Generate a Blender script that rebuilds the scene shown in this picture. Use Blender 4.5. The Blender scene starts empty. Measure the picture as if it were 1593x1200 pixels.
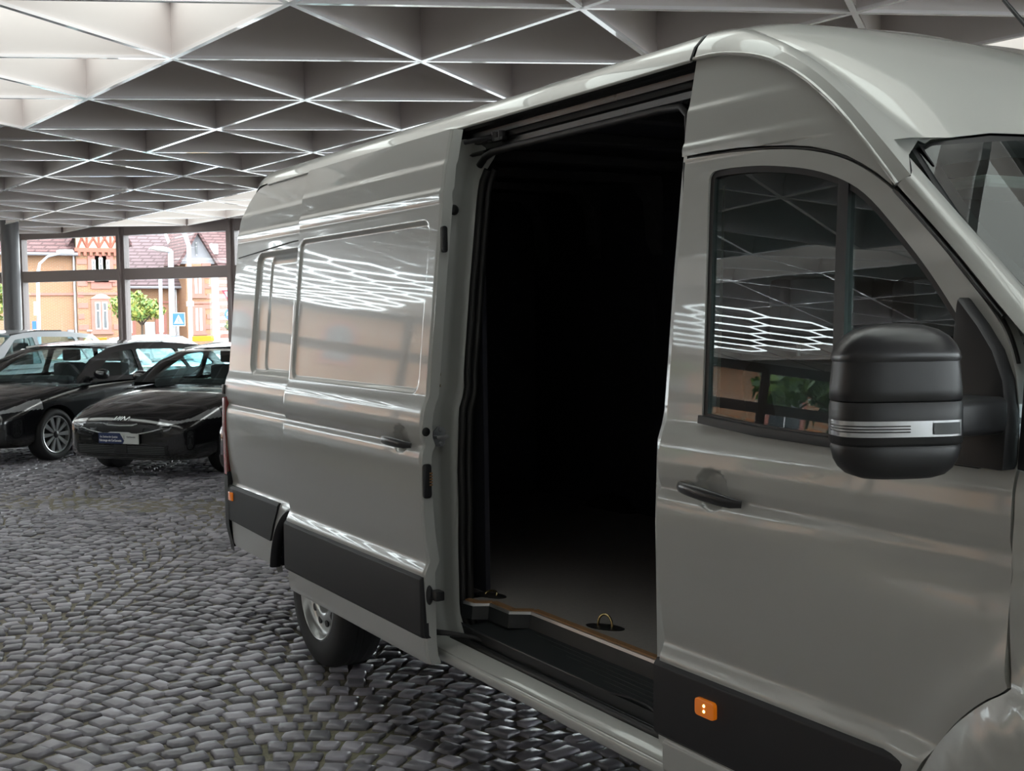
import bpy, bmesh, math, random
import numpy as np
from mathutils import Vector, Matrix

random.seed(7)
rng = np.random.default_rng(7)
S = bpy.context.scene
COL = S.collection
PI = math.pi

# ------------------------------------------------------------------ camera
CAM = np.array([5.64811778, -2.06531815, 1.73])
RIGHT = np.array([0.50636003, 0.86222297, -0.01307963])
FWD = np.array([-0.86110923, 0.5047854, -0.06068431])
UP = np.cross(RIGHT, FWD)
cd = bpy.data.cameras.new('camera')
cam = bpy.data.objects.new('camera', cd)
COL.objects.link(cam)
cd.sensor_fit = 'HORIZONTAL'
cd.sensor_width = 36.0
cd.lens = 36.0 * 1883.4 / 1593.0
cd.clip_end = 400
mw = Matrix.Identity(4)
for r in range(3):
    mw[r][0], mw[r][1], mw[r][2], mw[r][3] = RIGHT[r], UP[r], -FWD[r], CAM[r]
cam.matrix_world = mw
S.camera = cam

# ------------------------------------------------------------------ sky, exposure
W = bpy.data.worlds.new('overcast')
S.world = W
W.use_nodes = True
nt = W.node_tree
bg = nt.nodes['Background']
bg.inputs[0].default_value = (0.90, 0.95, 1.0, 1)
bg.inputs[1].default_value = 4.2
vs = S.view_settings
vs.view_transform = 'Standard'
vs.look = 'None'
vs.gamma = 1.0
vs.use_curve_mapping = False
vs.exposure = 1.35
LUMINOUS = 0.85          # luminous ceiling panels
LED = 5.0              # LED honeycomb tubes
S.cycles.use_denoising = True
S.cycles.max_bounces = 10
S.cycles.diffuse_bounces = 5
S.cycles.glossy_bounces = 5
S.cycles.transmission_bounces = 6
S.cycles.transparent_max_bounces = 12
S.cycles.sample_clamp_indirect = 8.0

# ------------------------------------------------------------------ materials
MATS = {}
def new_mat(name):
    m = bpy.data.materials.new(name)
    m.use_nodes = True
    MATS[name] = m
    return m, m.node_tree, m.node_tree.nodes['Principled BSDF']

def mat(name, col, rough=0.5, metal=0.0, coat=0.0, spec=0.5, emit=None, es=0.0, noise=None, bump=None, coat_rough=0.03):
    m, t, p = new_mat(name)
    p.inputs['Base Color'].default_value = (*col, 1)
    p.inputs['Roughness'].default_value = rough
    p.inputs['Metallic'].default_value = metal
    p.inputs['Coat Weight'].default_value = coat
    p.inputs['Coat Roughness'].default_value = coat_rough
    p.inputs['Specular IOR Level'].default_value = spec
    if emit:
        p.inputs['Emission Color'].default_value = (*emit, 1)
        p.inputs['Emission Strength'].default_value = es
    if noise or bump:
        tc = t.nodes.new('ShaderNodeTexCoord')
    if noise:   # (scale, amount)
        n = t.nodes.new('ShaderNodeTexNoise'); n.inputs['Scale'].default_value = noise[0]; n.inputs['Detail'].default_value = 5
        t.links.new(tc.outputs['Object'], n.inputs['Vector'])
        mx = t.nodes.new('ShaderNodeMix'); mx.data_type = 'RGBA'
        mx.inputs[6].default_value = (*[c * (1 - noise[1]) for c in col], 1)
        mx.inputs[7].default_value = (*[min(1, c * (1 + noise[1])) for c in col], 1)
        t.links.new(n.outputs['Fac'], mx.inputs[0]); t.links.new(mx.outputs[2], p.inputs['Base Color'])
    if bump:    # (scale, strength, distance)
        n = t.nodes.new('ShaderNodeTexNoise'); n.inputs['Scale'].default_value = bump[0]; n.inputs['Detail'].default_value = 4
        t.links.new(tc.outputs['Object'], n.inputs['Vector'])
        b = t.nodes.new('ShaderNodeBump'); b.inputs['Strength'].default_value = bump[1]; b.inputs['Distance'].default_value = bump[2]
        t.links.new(n.outputs['Fac'], b.inputs['Height']); t.links.new(b.outputs['Normal'], p.inputs['Normal'])
    return m

def glass_mat(name, tint, refl_ior=1.5, rough=0.0):
    m = bpy.data.materials.new(name); m.use_nodes = True; MATS[name] = m
    t = m.node_tree; t.nodes.clear()
    o = t.nodes.new('ShaderNodeOutputMaterial')
    tr = t.nodes.new('ShaderNodeBsdfTransparent'); tr.inputs[0].default_value = (*tint, 1)
    gl = t.nodes.new('ShaderNodeBsdfGlossy'); gl.inputs['Roughness'].default_value = rough
    # two-sided Schlick reflectance of a thin sheet
    f0 = ((refl_ior - 1) / (refl_ior + 1)) ** 2 * 1.6
    ge = t.nodes.new('ShaderNodeNewGeometry')
    dp = t.nodes.new('ShaderNodeVectorMath'); dp.operation = 'DOT_PRODUCT'
    t.links.new(ge.outputs['Normal'], dp.inputs[0]); t.links.new(ge.outputs['Incoming'], dp.inputs[1])
    def mth(op, a_, b_=None):
        n_ = t.nodes.new('ShaderNodeMath'); n_.operation = op
        for q, s_ in enumerate((a_, b_)):
            if s_ is None: continue
            if isinstance(s_, (int, float)): n_.inputs[q].default_value = s_
            else: t.links.new(s_, n_.inputs[q])
        return n_.outputs[0]
    sch = mth('POWER', mth('SUBTRACT', 1.0, mth('ABSOLUTE', dp.outputs['Value'])), 5.0)
    fr_out = mth('ADD', mth('MULTIPLY', sch, 1 - f0), f0)
    mx = t.nodes.new('ShaderNodeMixShader')
    t.links.new(fr_out, mx.inputs[0]); t.links.new(tr.outputs[0], mx.inputs[1]); t.links.new(gl.outputs[0], mx.inputs[2])
    t.links.new(mx.outputs[0], o.inputs[0])
    return m

mat('paint', (0.475, 0.48, 0.46), 0.30, coat=1.0, spec=0.4)
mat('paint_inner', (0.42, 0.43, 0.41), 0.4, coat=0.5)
mat('trim_black', (0.013, 0.013, 0.016), 0.55, bump=(900, 0.15, 0.0004))
mat('plastic_black', (0.016, 0.016, 0.018), 0.42, bump=(1200, 0.1, 0.0003))
mat('plastic_satin', (0.03, 0.03, 0.033), 0.3)
mat('rubber', (0.012, 0.012, 0.013), 0.45)
mat('rail_dark', (0.03, 0.03, 0.032), 0.25, metal=0.3)
mat('tyre', (0.018, 0.018, 0.019), 0.6)
mat('steel', (0.55, 0.56, 0.57), 0.3, metal=0.9)
mat('rim_silver', (0.55, 0.57, 0.57), 0.28, metal=0.7)
mat('rim_dark', (0.03, 0.03, 0.032), 0.3)
mat('chrome', (0.85, 0.87, 0.88), 0.08, metal=1.0)
mat('bright_trim', (0.8, 0.82, 0.83), 0.28, metal=0.55)
mat('brass', (0.75, 0.6, 0.3), 0.25, metal=1.0)
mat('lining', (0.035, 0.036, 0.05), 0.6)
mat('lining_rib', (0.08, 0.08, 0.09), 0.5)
mat('cargo_floor', (0.27, 0.25, 0.24), 0.6, noise=(60, 0.12))
mat('plywood_edge', (0.30, 0.16, 0.07), 0.6, noise=(30, 0.2))
mat('step', (0.02, 0.023, 0.025), 0.4)
mat('cab_light', (0.42, 0.43, 0.40), 0.6)
mat('cab_dark', (0.03, 0.03, 0.033), 0.6)
mat('orange_lens', (0.55, 0.13, 0.008), 0.12, coat=1, emit=(1.0, 0.25, 0.01), es=0.10)
mat('orange_glow', (1, 0.7, 0.3), 0.3, emit=(1.0, 0.55, 0.15), es=4)
mat('red_lens', (0.45, 0.015, 0.02), 0.1, coat=1)
mat('clear_lens', (0.50, 0.51, 0.53), 0.15, coat=1, metal=0.5)
glass_mat('van_glass', (0.38, 0.45, 0.42), 1.62)
glass_mat('screen_glass', (0.45, 0.52, 0.52), 1.55)
glass_mat('car_glass', (0.66, 0.80, 0.80), 1.7)
glass_mat('pane_glass', (0.95, 0.97, 0.96), 1.25)
mat('car_black', (0.006, 0.006, 0.008), 0.2, coat=1.0)
mat('car_white', (0.6, 0.62, 0.65), 0.3, coat=1.0)
mat('car_silver', (0.42, 0.43, 0.45), 0.3, coat=1.0, metal=0.3)
mat('car_blue', (0.55, 0.62, 0.78), 0.3, coat=1.0)
mat('grille', (0.01, 0.01, 0.011), 0.45)
mat('lip_grey', (0.10, 0.105, 0.11), 0.4)
mat('seat', (0.05, 0.05, 0.055), 0.8)
mat('plate_blue', (0.02, 0.035, 0.11), 0.4)
mat('plate_white', (0.62, 0.64, 0.62), 0.4)
mat('print_white', (0.85, 0.85, 0.85), 0.5)
mat('print_grey', (0.2, 0.2, 0.22), 0.5)
mat('yellow', (0.55, 0.33, 0.01), 0.5)
mat('fin', (0.74, 0.68, 0.67), 0.55)
mat('fin_edge', (0.93, 0.89, 0.91), 0.22, coat=1.0, spec=0.8)
mat('slab', (0.35, 0.33, 0.32), 0.8)
mat('luminous', (0.9, 0.95, 0.9), 0.5, emit=(0.92, 1.0, 0.96), es=LUMINOUS)
mat('led', (1, 1, 1), 0.5, emit=(0.86, 0.97, 1.0), es=LED)
mat('bracket', (0.015, 0.015, 0.015), 0.6)
mat('frame_brown', (0.17, 0.135, 0.13), 0.4)
mat('column_paint', (0.085, 0.08, 0.085), 0.35)
mat('plaster', (0.62, 0.60, 0.585), 0.9)
mat('white_render', (0.55, 0.53, 0.53), 0.9)
mat('sandstone', (0.30, 0.125, 0.10), 0.85, noise=(3, 0.15))
mat('timber', (0.28, 0.09, 0.06), 0.8)
mat('gable_cream', (0.5, 0.42, 0.28), 0.9)
mat('slate_grey', (0.19, 0.185, 0.2), 0.8)
mat('window_dark', (0.05, 0.055, 0.06), 0.1)
mat('window_white', (0.5, 0.5, 0.5), 0.4)
mat('metal_grey', (0.45, 0.47, 0.5), 0.4, metal=0.5)
mat('pole_pale', (0.30, 0.32, 0.38), 0.4)
mat('sign_blue', (0.008, 0.09, 0.36), 0.4)
mat('sign_white', (0.5, 0.5, 0.5), 0.4)
mat('sign_red', (0.4, 0.01, 0.03), 0.4)
mat('bark', (0.08, 0.055, 0.04), 0.9)
mat('leaf_green', (0.10, 0.17, 0.03), 0.6, noise=(4, 0.4))
mat('leaf_yellow', (0.19, 0.2, 0.03), 0.6, noise=(4, 0.4))
mat('leaf_dark', (0.045, 0.09, 0.03), 0.5, noise=(4, 0.4))
mat('asphalt', (0.10, 0.10, 0.10), 0.45)

def brick_mat(name, c1, c2, mortar, scale):
    m, t, p = new_mat(name)
    tc = t.nodes.new('ShaderNodeTexCoord')
    sx = t.nodes.new('ShaderNodeSeparateXYZ'); cb = t.nodes.new('ShaderNodeCombineXYZ')
    ad = t.nodes.new('ShaderNodeMath'); ad.operation = 'ADD'
    t.links.new(tc.outputs['Object'], sx.inputs[0])
    t.links.new(sx.outputs[0], ad.inputs[0]); t.links.new(sx.outputs[1], ad.inputs[1])
    t.links.new(ad.outputs[0], cb.inputs[0]); t.links.new(sx.outputs[2], cb.inputs[1])
    b = t.nodes.new('ShaderNodeTexBrick')
    b.inputs['Color1'].default_value = (*c1, 1); b.inputs['Color2'].default_value = (*c2, 1); b.inputs['Mortar'].default_value = (*mortar, 1)
    b.inputs['Scale'].default_value = scale; b.inputs['Mortar Size'].default_value = 0.02
    b.inputs['Brick Width'].default_value = 0.25; b.inputs['Row Height'].default_value = 0.075
    t.links.new(cb.outputs[0], b.inputs['Vector']); t.links.new(b.outputs['Color'], p.inputs['Base Color'])
    p.inputs['Roughness'].default_value = 0.9
    return m
brick_mat('brick', (0.30, 0.125, 0.05), (0.25, 0.10, 0.042), (0.25, 0.17, 0.115), 1.0)
brick_mat('roof_tile', (0.135, 0.07, 0.068), (0.115, 0.06, 0.06), (0.06, 0.03, 0.03), 0.35)
brick_mat('roof_tile_mauve', (0.145, 0.098, 0.105), (0.13, 0.088, 0.095), (0.075, 0.048, 0.05), 0.35)

# cobble stone: dark wet setts, each a little different
m, t, p = new_mat('cobble')
at = t.nodes.new('ShaderNodeAttribute'); at.attribute_name = 'rnd'
oi = t.nodes.new('ShaderNodeObjectInfo')
ad = t.nodes.new('ShaderNodeMath'); ad.operation = 'ADD'
fr = t.nodes.new('ShaderNodeMath'); fr.operation = 'FRACT'
t.links.new(at.outputs['Fac'], ad.inputs[0]); t.links.new(oi.outputs['Random'], ad.inputs[1]); t.links.new(ad.outputs[0], fr.inputs[0])
cr = t.nodes.new('ShaderNodeValToRGB')
cr.color_ramp.elements[0].color = (0.13, 0.124, 0.14, 1); cr.color_ramp.elements[1].color = (0.38, 0.36, 0.405, 1)
t.links.new(fr.outputs[0], cr.inputs[0])
geo = t.nodes.new('ShaderNodeNewGeometry')
n1 = t.nodes.new('ShaderNodeTexNoise'); n1.inputs['Scale'].default_value = 28; n1.inputs['Detail'].default_value = 5
t.links.new(geo.outputs['Position'], n1.inputs['Vector'])
mu = t.nodes.new('ShaderNodeMix'); mu.data_type = 'RGBA'; mu.blend_type = 'MULTIPLY'; mu.inputs[0].default_value = 0.6
t.links.new(cr.outputs[0], mu.inputs[6]); t.links.new(n1.outputs['Color'], mu.inputs[7])
mr = t.nodes.new('ShaderNodeMapRange'); mr.inputs[3].default_value = 0.28; mr.inputs[4].default_value = 0.52
t.links.new(n1.outputs['Fac'], mr.inputs[0]); t.links.new(mr.outputs[0], p.inputs['Roughness'])
t.links.new(cr.outputs[0], p.inputs['Base Color'])
bp = t.nodes.new('ShaderNodeBump'); bp.inputs['Strength'].default_value = 0.3; bp.inputs['Distance'].default_value = 0.004
t.links.new(n1.outputs['Fac'], bp.inputs['Height']); t.links.new(bp.outputs['Normal'], p.inputs['Normal'])
p.inputs['Specular IOR Level'].default_value = 0.55; p.inputs['Coat Weight'].default_value = 0.2; p.inputs['Coat Roughness'].default_value = 0.28

# joints: sandy, slightly mossy grit
m, t, p = new_mat('joint')
geo = t.nodes.new('ShaderNodeNewGeometry')
n1 = t.nodes.new('ShaderNodeTexNoise'); n1.inputs['Scale'].default_value = 60; n1.inputs['Detail'].default_value = 6
n2 = t.nodes.new('ShaderNodeTexNoise'); n2.inputs['Scale'].default_value = 1.2
t.links.new(geo.outputs['Position'], n1.inputs['Vector']); t.links.new(geo.outputs['Position'], n2.inputs['Vector'])
cr = t.nodes.new('ShaderNodeValToRGB')
cr.color_ramp.elements[0].color = (0.10, 0.088, 0.065, 1); cr.color_ramp.elements[1].color = (0.34, 0.30, 0.225, 1)
t.links.new(n1.outputs['Fac'], cr.inputs[0])
mx = t.nodes.new('ShaderNodeMix'); mx.data_type = 'RGBA'; mx.inputs[7].default_value = (0.13, 0.14, 0.06, 1)
mr = t.nodes.new('ShaderNodeMapRange'); mr.inputs[1].default_value = 0.5; mr.inputs[2].default_value = 0.75; mr.inputs[4].default_value = 0.6
t.links.new(n2.outputs['Fac'], mr.inputs[0]); t.links.new(mr.outputs[0], mx.inputs[0])
t.links.new(cr.outputs[0], mx.inputs[6]); t.links.new(mx.outputs[2], p.inputs['Base Color'])
bp = t.nodes.new('ShaderNodeBump'); bp.inputs['Strength'].default_value = 0.8; bp.inputs['Distance'].default_value = 0.01
t.links.new(n1.outputs['Fac'], bp.inputs['Height']); t.links.new(bp.outputs['Normal'], p.inputs['Normal'])
p.inputs['Roughness'].default_value = 0.6

# ------------------------------------------------------------------ mesh helpers
def link(o, parent=None):
    COL.objects.link(o)
    if parent is not None: o.parent = parent
    return o

def tag(o, label=None, cat=None, group=None, kind=None):
    if label: o['label'] = label
    if cat: o['category'] = cat
    if group: o['group'] = group
    if kind: o['kind'] = kind
    return o

def empty(name, loc=(0, 0, 0), rz=0.0, parent=None):
    o = bpy.data.objects.new(name, None)
    o.location = loc; o.rotation_euler = (0, 0, rz); o.empty_display_size = 0.2
    return link(o, parent)

def as_list(m):
    return [MATS[x] for x in ([m] if isinstance(m, str) else m)]

class MB:
    """collects shapes, builds ONE mesh object"""
    def __init__(s): s.v = []; s.f = []; s.m = []
    def add(s, vs, fs, mi=0):
        b = len(s.v); s.v += [tuple(map(float, x)) for x in vs]
        s.f += [tuple(b + i for i in f) for f in fs]; s.m += [mi] * len(fs)
        return s
    def box(s, lo, hi, mi=0):
        x0, y0, z0 = lo; x1, y1, z1 = hi
        return s.add([(x0,y0,z0),(x1,y0,z0),(x1,y1,z0),(x0,y1,z0),(x0,y0,z1),(x1,y0,z1),(x1,y1,z1),(x0,y1,z1)],
              [(0,3,2,1),(4,5,6,7),(0,1,5,4),(1,2,6,5),(2,3,7,6),(3,0,4,7)], mi)
    def tube(s, pts, r, n=10, mi=0, cap=True, closed=False):
        P = [Vector(p) for p in pts]; N = len(P)
        rs = r if hasattr(r, '__len__') else [r] * N
        rings = []; up = Vector((0, 0, 1)); prev = None
        for i in range(N):
            if closed: tg = P[(i + 1) % N] - P[i - 1]
            else: tg = P[min(i + 1, N - 1)] - P[max(i - 1, 0)]
            tg.normalize()
            ref = prev if prev is not None else (up if abs(tg.z) < 0.9 else Vector((1, 0, 0)))
            a = ref - tg * ref.dot(tg); a.normalize(); prev = a; b = tg.cross(a)
            rr = rs[i]; ra, rb = rr if hasattr(rr, '__len__') else (rr, rr)
            rings.append([P[i] + a * math.cos(k * 2 * PI / n) * ra + b * math.sin(k * 2 * PI / n) * rb for k in range(n)])
        vs = [v for R in rings for v in R]; fs = []
        for i in range(N if closed else N - 1):
            for k in range(n):
                i2 = (i + 1) % N; k2 = (k + 1) % n
                fs.append((i * n + k, i2 * n + k, i2 * n + k2, i * n + k2))
        if cap and not closed:
            fs.append(tuple(range(n))[::-1]); fs.append(tuple((N - 1) * n + k for k in range(n)))
        return s.add(vs, fs, mi)
    def lathe(s, prof, n=32, origin=(0, 0, 0), axis='y', mi=0, close=False):
        """prof: list of (radius, along axis)"""
        vs = []; N = len(prof); o = Vector(origin)
        for r, h in prof:
            for k in range(n):
                c, q = math.cos(2 * PI * k / n) * r, math.sin(2 * PI * k / n) * r
                vs.append(o + (Vector((c, h, q)) if axis == 'y' else Vector((c, q, h)) if axis == 'z' else Vector((h, c, q))))
        fs = []
        for i in range(N if close else N - 1):
            for k in range(n):
                k2 = (k + 1) % n; i2 = (i + 1) % N
                fs.append((i * n + k, i * n + k2, i2 * n + k2, i2 * n + k))
        return s.add(vs, fs, mi)
    def prism(s, poly, fn, d0, d1, mi=0):
        """poly 2D, fn(a,b,d)->xyz, from depth d0 to d1"""
        n = len(poly)
        vs = [fn(a, b, d0) for a, b in poly] + [fn(a, b, d1) for a, b in poly]
        fs = [tuple(range(n))[::-1], tuple(range(n, 2 * n))] + [(i, (i + 1) % n, n + (i + 1) % n, n + i) for i in range(n)]
        return s.add(vs, fs, mi)
    def grid(s, rows, mi=0):
        n = len(rows[0]); vs = [p for R in rows for p in R]
        fs = [(i * n + j, (i + 1) * n + j, (i + 1) * n + j + 1, i * n + j + 1) for i in range(len(rows) - 1) for j in range(n - 1)]
        return s.add(vs, fs, mi)
    def build(s, name, mats, parent=None, smooth=None, bevel=None, weld=False, subsurf=0, fix=True):
        me = bpy.data.meshes.new(name)
        me.from_pydata(s.v, [], s.f)
        for m_ in as_list(mats): me.materials.append(m_)
        me.polygons.foreach_set('material_index', s.m)
        bm = bmesh.new(); bm.from_mesh(me)
        if weld: bmesh.ops.remove_doubles(bm, verts=bm.verts, dist=1e-5)
        if bevel:
            es = [e for e in bm.edges if len(e.link_faces) == 2 and e.calc_face_angle(0) > 0.6]
            bmesh.ops.bevel(bm, geom=es, offset=bevel, segments=2, profile=0.6, affect='EDGES', clamp_overlap=True)
        if fix: bmesh.ops.recalc_face_normals(bm, faces=bm.faces)
        bm.to_mesh(me); bm.free()
        if smooth is not None:
            me.shade_smooth(); me.set_sharp_from_angle(angle=math.radians(smooth))
        o = bpy.data.objects.new(name, me)
        if subsurf:
            md = o.modifiers.new('sub', 'SUBSURF'); md.levels = subsurf; md.render_levels = subsurf
        return link(o, parent)

def round_poly(pts, r, n=5):
    """round the corners of a 2D polygon"""
    out = []; N = len(pts)
    for i in range(N):
        p = np.array(pts[i], float); a = np.array(pts[i - 1], float); b = np.array(pts[(i + 1) % N], float)
        rr = r[i] if hasattr(r, '__len__') else r
        da, db = np.linalg.norm(a - p), np.linalg.norm(b - p)
        q = min(rr, da * 0.49, db * 0.49)
        if q < 1e-5: out.append(tuple(p)); continue
        s_, e_ = p + (a - p) / da * q, p + (b - p) / db * q
        for k in range(n + 1):
            u = k / n; out.append(tuple((1 - u) ** 2 * s_ + 2 * u * (1 - u) * p + u * u * e_))
    return out

def chaikin(pts, keep=(), it=2):
    pts = [tuple(p) for p in pts]; keep = {tuple(pts[k]) for k in keep}
    for _ in range(it):
        out = []; n = len(pts)
        for i in range(n):
            p, a, b = pts[i], pts[i - 1], pts[(i + 1) % n]
            if p in keep: out.append(p)
            else:
                out.append((p[0] * .75 + a[0] * .25, p[1] * .75 + a[1] * .25)); out.append((p[0] * .75 + b[0] * .25, p[1] * .75 + b[1] * .25))
        pts = out
    return pts

def skin(name, outer, holes, yfun, material, parent, xs=(), zs=(), rim=0.02, side=-1, rim_mat=None):
    """sheet over a polygon in (x,z), displaced to y=yfun(x,z), analytic normals, with a returned edge. side -1: faces -y"""
    bm = bmesh.new()
    def loop(pts):
        vs = [bm.verts.new((x, 0, z)) for x, z in pts]
        return [bm.edges.new((vs[i], vs[(i + 1) % len(vs)])) for i in range(len(vs))]
    es = loop(outer)
    for h in holes: es += loop(h)
    bmesh.ops.triangle_fill(bm, edges=es, use_beauty=True, use_dissolve=False, normal=(0, -1, 0))
    for z in zs:
        bmesh.ops.bisect_plane(bm, geom=bm.verts[:] + bm.edges[:] + bm.faces[:], plane_co=(0, 0, z), plane_no=(0, 0, 1), dist=1e-5)
    for x in xs:
        bmesh.ops.bisect_plane(bm, geom=bm.verts[:] + bm.edges[:] + bm.faces[:], plane_co=(x, 0, 0), plane_no=(1, 0, 0), dist=1e-5)
    bm.verts.ensure_lookup_table(); bm.faces.ensure_lookup_table()
    n0 = len(bm.verts)
    co = np.array([v.co[:] for v in bm.verts])
    X, Z = co[:, 0], co[:, 2]; e = 1e-3
    Yv = yfun(X, Z)
    nx = (yfun(X + e, Z) - yfun(X - e, Z)) / (2 * e); nz = (yfun(X, Z + e) - yfun(X, Z - e)) / (2 * e)
    N = np.c_[nx, -np.ones(len(X)), nz]
    if side > 0: N = -N
    N /= np.linalg.norm(N, axis=1)[:, None]
    verts = [(X[i], Yv[i], Z[i]) for i in range(n0)]
    faces = []; fm = []; norms = []
    for f in bm.faces:
        ids = [v.index for v in f.verts]
        a, b, c = (np.array(verts[k]) for k in ids[:3])
        if f.normal.y * side < 0: ids = ids[::-1]
        faces.append(ids); fm.append(0); norms += [N[k] for k in ids]
    if rim:
        bmap = {}
        for ed in bm.edges:
            if len(ed.link_faces) != 1: continue
            l = ed.link_loops[0]
            i, j = l.vert.index, l.link_loop_next.vert.index
            for k in (i, j):
                if k not in bmap:
                    bmap[k] = len(verts); verts.append((X[k], Yv[k] - side * rim, Z[k]))
            ids = [j, i, bmap[i], bmap[j]]
            if l.face.normal.y * side < 0: ids = ids[::-1]
            faces.append(ids); fm.append(1 if rim_mat else 0)
            P = [np.array(verts[k]) for k in ids]
            fn = np.cross(P[1] - P[0], P[2] - P[1]); fn /= (np.linalg.norm(fn) + 1e-12)
            norms += [fn] * 4
    bm.free()
    me = bpy.data.meshes.new(name)
    me.from_pydata(verts, [], faces)
    for m_ in as_list([material] + ([rim_mat] if rim_mat else [])): me.materials.append(m_)
    me.polygons.foreach_set('material_index', fm)
    me.shade_smooth()
    me.normals_split_custom_set([tuple(v) for v in norms])
    return link(bpy.data.objects.new(name, me), parent)

def text_mesh(name, body, size, material, parent, mtx, extrude=0.001, shear=0.0, bold=0.0, sx=1.0):
    cu = bpy.data.curves.new(name, 'FONT')
    cu.body = body; cu.size = size; cu.extrude = extrude; cu.align_x = 'CENTER'; cu.align_y = 'CENTER'; cu.shear = shear; cu.offset = bold
    tmp = bpy.data.objects.new(name + '_tmp', cu); COL.objects.link(tmp)
    dg = bpy.context.evaluated_depsgraph_get()
    me = bpy.data.meshes.new_from_object(tmp.evaluated_get(dg))
    bpy.data.objects.remove(tmp, do_unlink=True)
    me.materials.clear(); me.materials.append(MATS[material])
    me.transform(mtx @ Matrix.Diagonal((sx, 1, 1, 1)))
    me.name = name
    return link(bpy.data.objects.new(name, me), parent)

def in_frame(P, margin=40):
    q = np.asarray(P) - CAM
    d = q @ FWD
    u = 796.5 + 1883.4 * (q @ RIGHT) / np.maximum(d, 1e-3); v = 600 - 1883.4 * (q @ UP) / np.maximum(d, 1e-3)
    return (d > 0.3) & (u > -margin) & (u < 1593 + margin) & (v > -margin) & (v < 1200 + margin), d
# ================================================================== SETTING
E1 = np.array([0.7923, 0.6101, 0.0]); E2 = np.array([0.6101, -0.7923, 0.0])
P2 = np.array([-18.6, 3.39, 0.0])
def hall(s, d, z=0.0): return tuple(P2 + E1 * s + E2 * d + np.array([0, 0, z]))
S0, S1, D1 = -7.65, 30.6, 30.6
def hall_sd(P):
    q = np.asarray(P)[..., :2] - P2[:2]
    return q @ E1[:2], q @ E2[:2]

# ---- floor
fl = MB().add([hall(S0, 0, -0.006), hall(S1, 0, -0.006), hall(S1, D1, -0.006), hall(S0, D1, -0.006),
               hall(S0, 0, -0.3), hall(S1, 0, -0.3), hall(S1, D1, -0.3), hall(S0, D1, -0.3)],
              [(0, 1, 2, 3), (7, 6, 5, 4), (0, 4, 5, 1), (1, 5, 6, 2), (2, 6, 7, 3), (3, 7, 4, 0)]).build('floor', 'joint')
tag(fl, 'wet grey cobblestone paving with sandy joints under the hall roof', kind='structure')

def cobble_variant(seed):
    r = np.random.default_rng(seed)
    n = 8
    base = np.array([(-1, -1), (0, -1.02), (1, -1), (1.02, 0), (1, 1), (0, 1.02), (-1, 1), (-1.02, 0)], float) * 0.5
    base += r.uniform(-0.07, 0.07, base.shape)
    tilt = r.uniform(-0.05, 0.05, 2)
    V = []
    for sc, z in ((1.0, -0.03), (1.0, -0.002), (0.93, 0.006), (0.72, 0.0105)):
        for x, y in base:
            V.append((x * sc, y * sc, z + (tilt[0] * x + tilt[1] * y) * 0.16 + (r.uniform(-0.002, 0.002) if z > 0 else 0)))
    V.append((0, 0, 0.0115))
    F = []
    for k in range(3):
        for i in range(n):
            j = (i + 1) % n
            F.append((k * n + i, k * n + j, (k + 1) * n + j, (k + 1) * n + i))
    for i in range(n): F.append((3 * n + i, 3 * n + (i + 1) % n, 4 * n))
    return np.array(V), F
VAR = [cobble_variant(100 + k) for k in range(12)]
VME = []
for k, (V, F) in enumerate(VAR):
    me = bpy.data.meshes.new('cobblestone')
    me.from_pydata([tuple(v) for v in V], [], F); me.materials.append(MATS['cobble'])
    me.shade_smooth(); me.set_sharp_from_angle(angle=math.radians(60))
    VME.append(me)

PA = np.array([0.5064, 0.8622]); QA = np.array([-0.8622, 0.5064])
FANW, DQ, SAG, NST = 1.62, 0.118, 0.40, 15
stones = []
for c in range(-12, 10):
    for n in range(-10, 190):
        jit = rng.uniform(-0.012, 0.012)
        k0 = rng.uniform(-0.3, 0.3)
        nst = NST + int(rng.integers(-1, 2))
        for k in range(nst):
            t = (k + 0.5) / nst
            p = (c + t) * FANW
            q = n * DQ + SAG * (1 - (2 * t - 1) ** 2) + jit
            slope = SAG * (-4 * (2 * t - 1)) / FANW
            xy = np.array([5.65, -2.07]) + PA * p + QA * q
            if not (-16 < xy[0] < 6.5 and -6.5 < xy[1] < 4.6): continue
            stones.append((xy[0], xy[1], math.atan2(PA[1], PA[0]) + math.atan(slope), FANW / nst * math.sqrt(1 + slope * slope) * rng.uniform(0.70, 0.86),
                           DQ * rng.uniform(0.66, 0.82) * (0.93 if abs(slope) > 0.6 else 1.0), rng.uniform(-0.004, 0.006), rng.uniform(-0.03, 0.03), int(rng.integers(0, 12))))
ST = np.array(stones)
P3 = np.c_[ST[:, 0], ST[:, 1], np.zeros(len(ST))]
ok, dep = in_frame(P3, 420)
near = (np.hypot(ST[:, 0] - CAM[0], ST[:, 1] - CAM[1]) < 7.5) & (ST[:, 0] < 4.6)
keep = ok | near
ST, P3 = ST[keep], P3[keep]
# a flatter, mossier strip runs across the paving, stones there sit deeper in the joint
band = P3 @ np.array([0.707, -0.707, 0])
inband = (band > -4.75) & (band < -4.0)
ST[inband, 5] -= 0.014
strict, dep = in_frame(P3, 0)
hid = (P3[:, 1] > 0.1) & (P3[:, 0] > -1.2)        # under the van
hid |= (P3[:, 1] - 0.0 > (P3[:, 0] - 5.65) * -0.586 - 2.07 + 0.0) & (P3[:, 0] > 0.5) & (P3[:, 1] > -0.05)
size = np.where(strict & ~hid, 1.0 / np.maximum(dep, 0.1) ** 3, 0)
order = np.argsort(-size)
single = set(order[:300].tolist())
for i in order[:300]:
    x, y, a, w, h, z, ti, v = ST[i]
    o = bpy.data.objects.new('cobblestone', VME[int(v)])
    o.location = (x, y, z); o.rotation_euler = (ti, ti * 0.7, a); o.scale = (w, h, 1)
    link(o, fl)
rest = [i for i in range(len(ST)) if i not in single]
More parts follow.
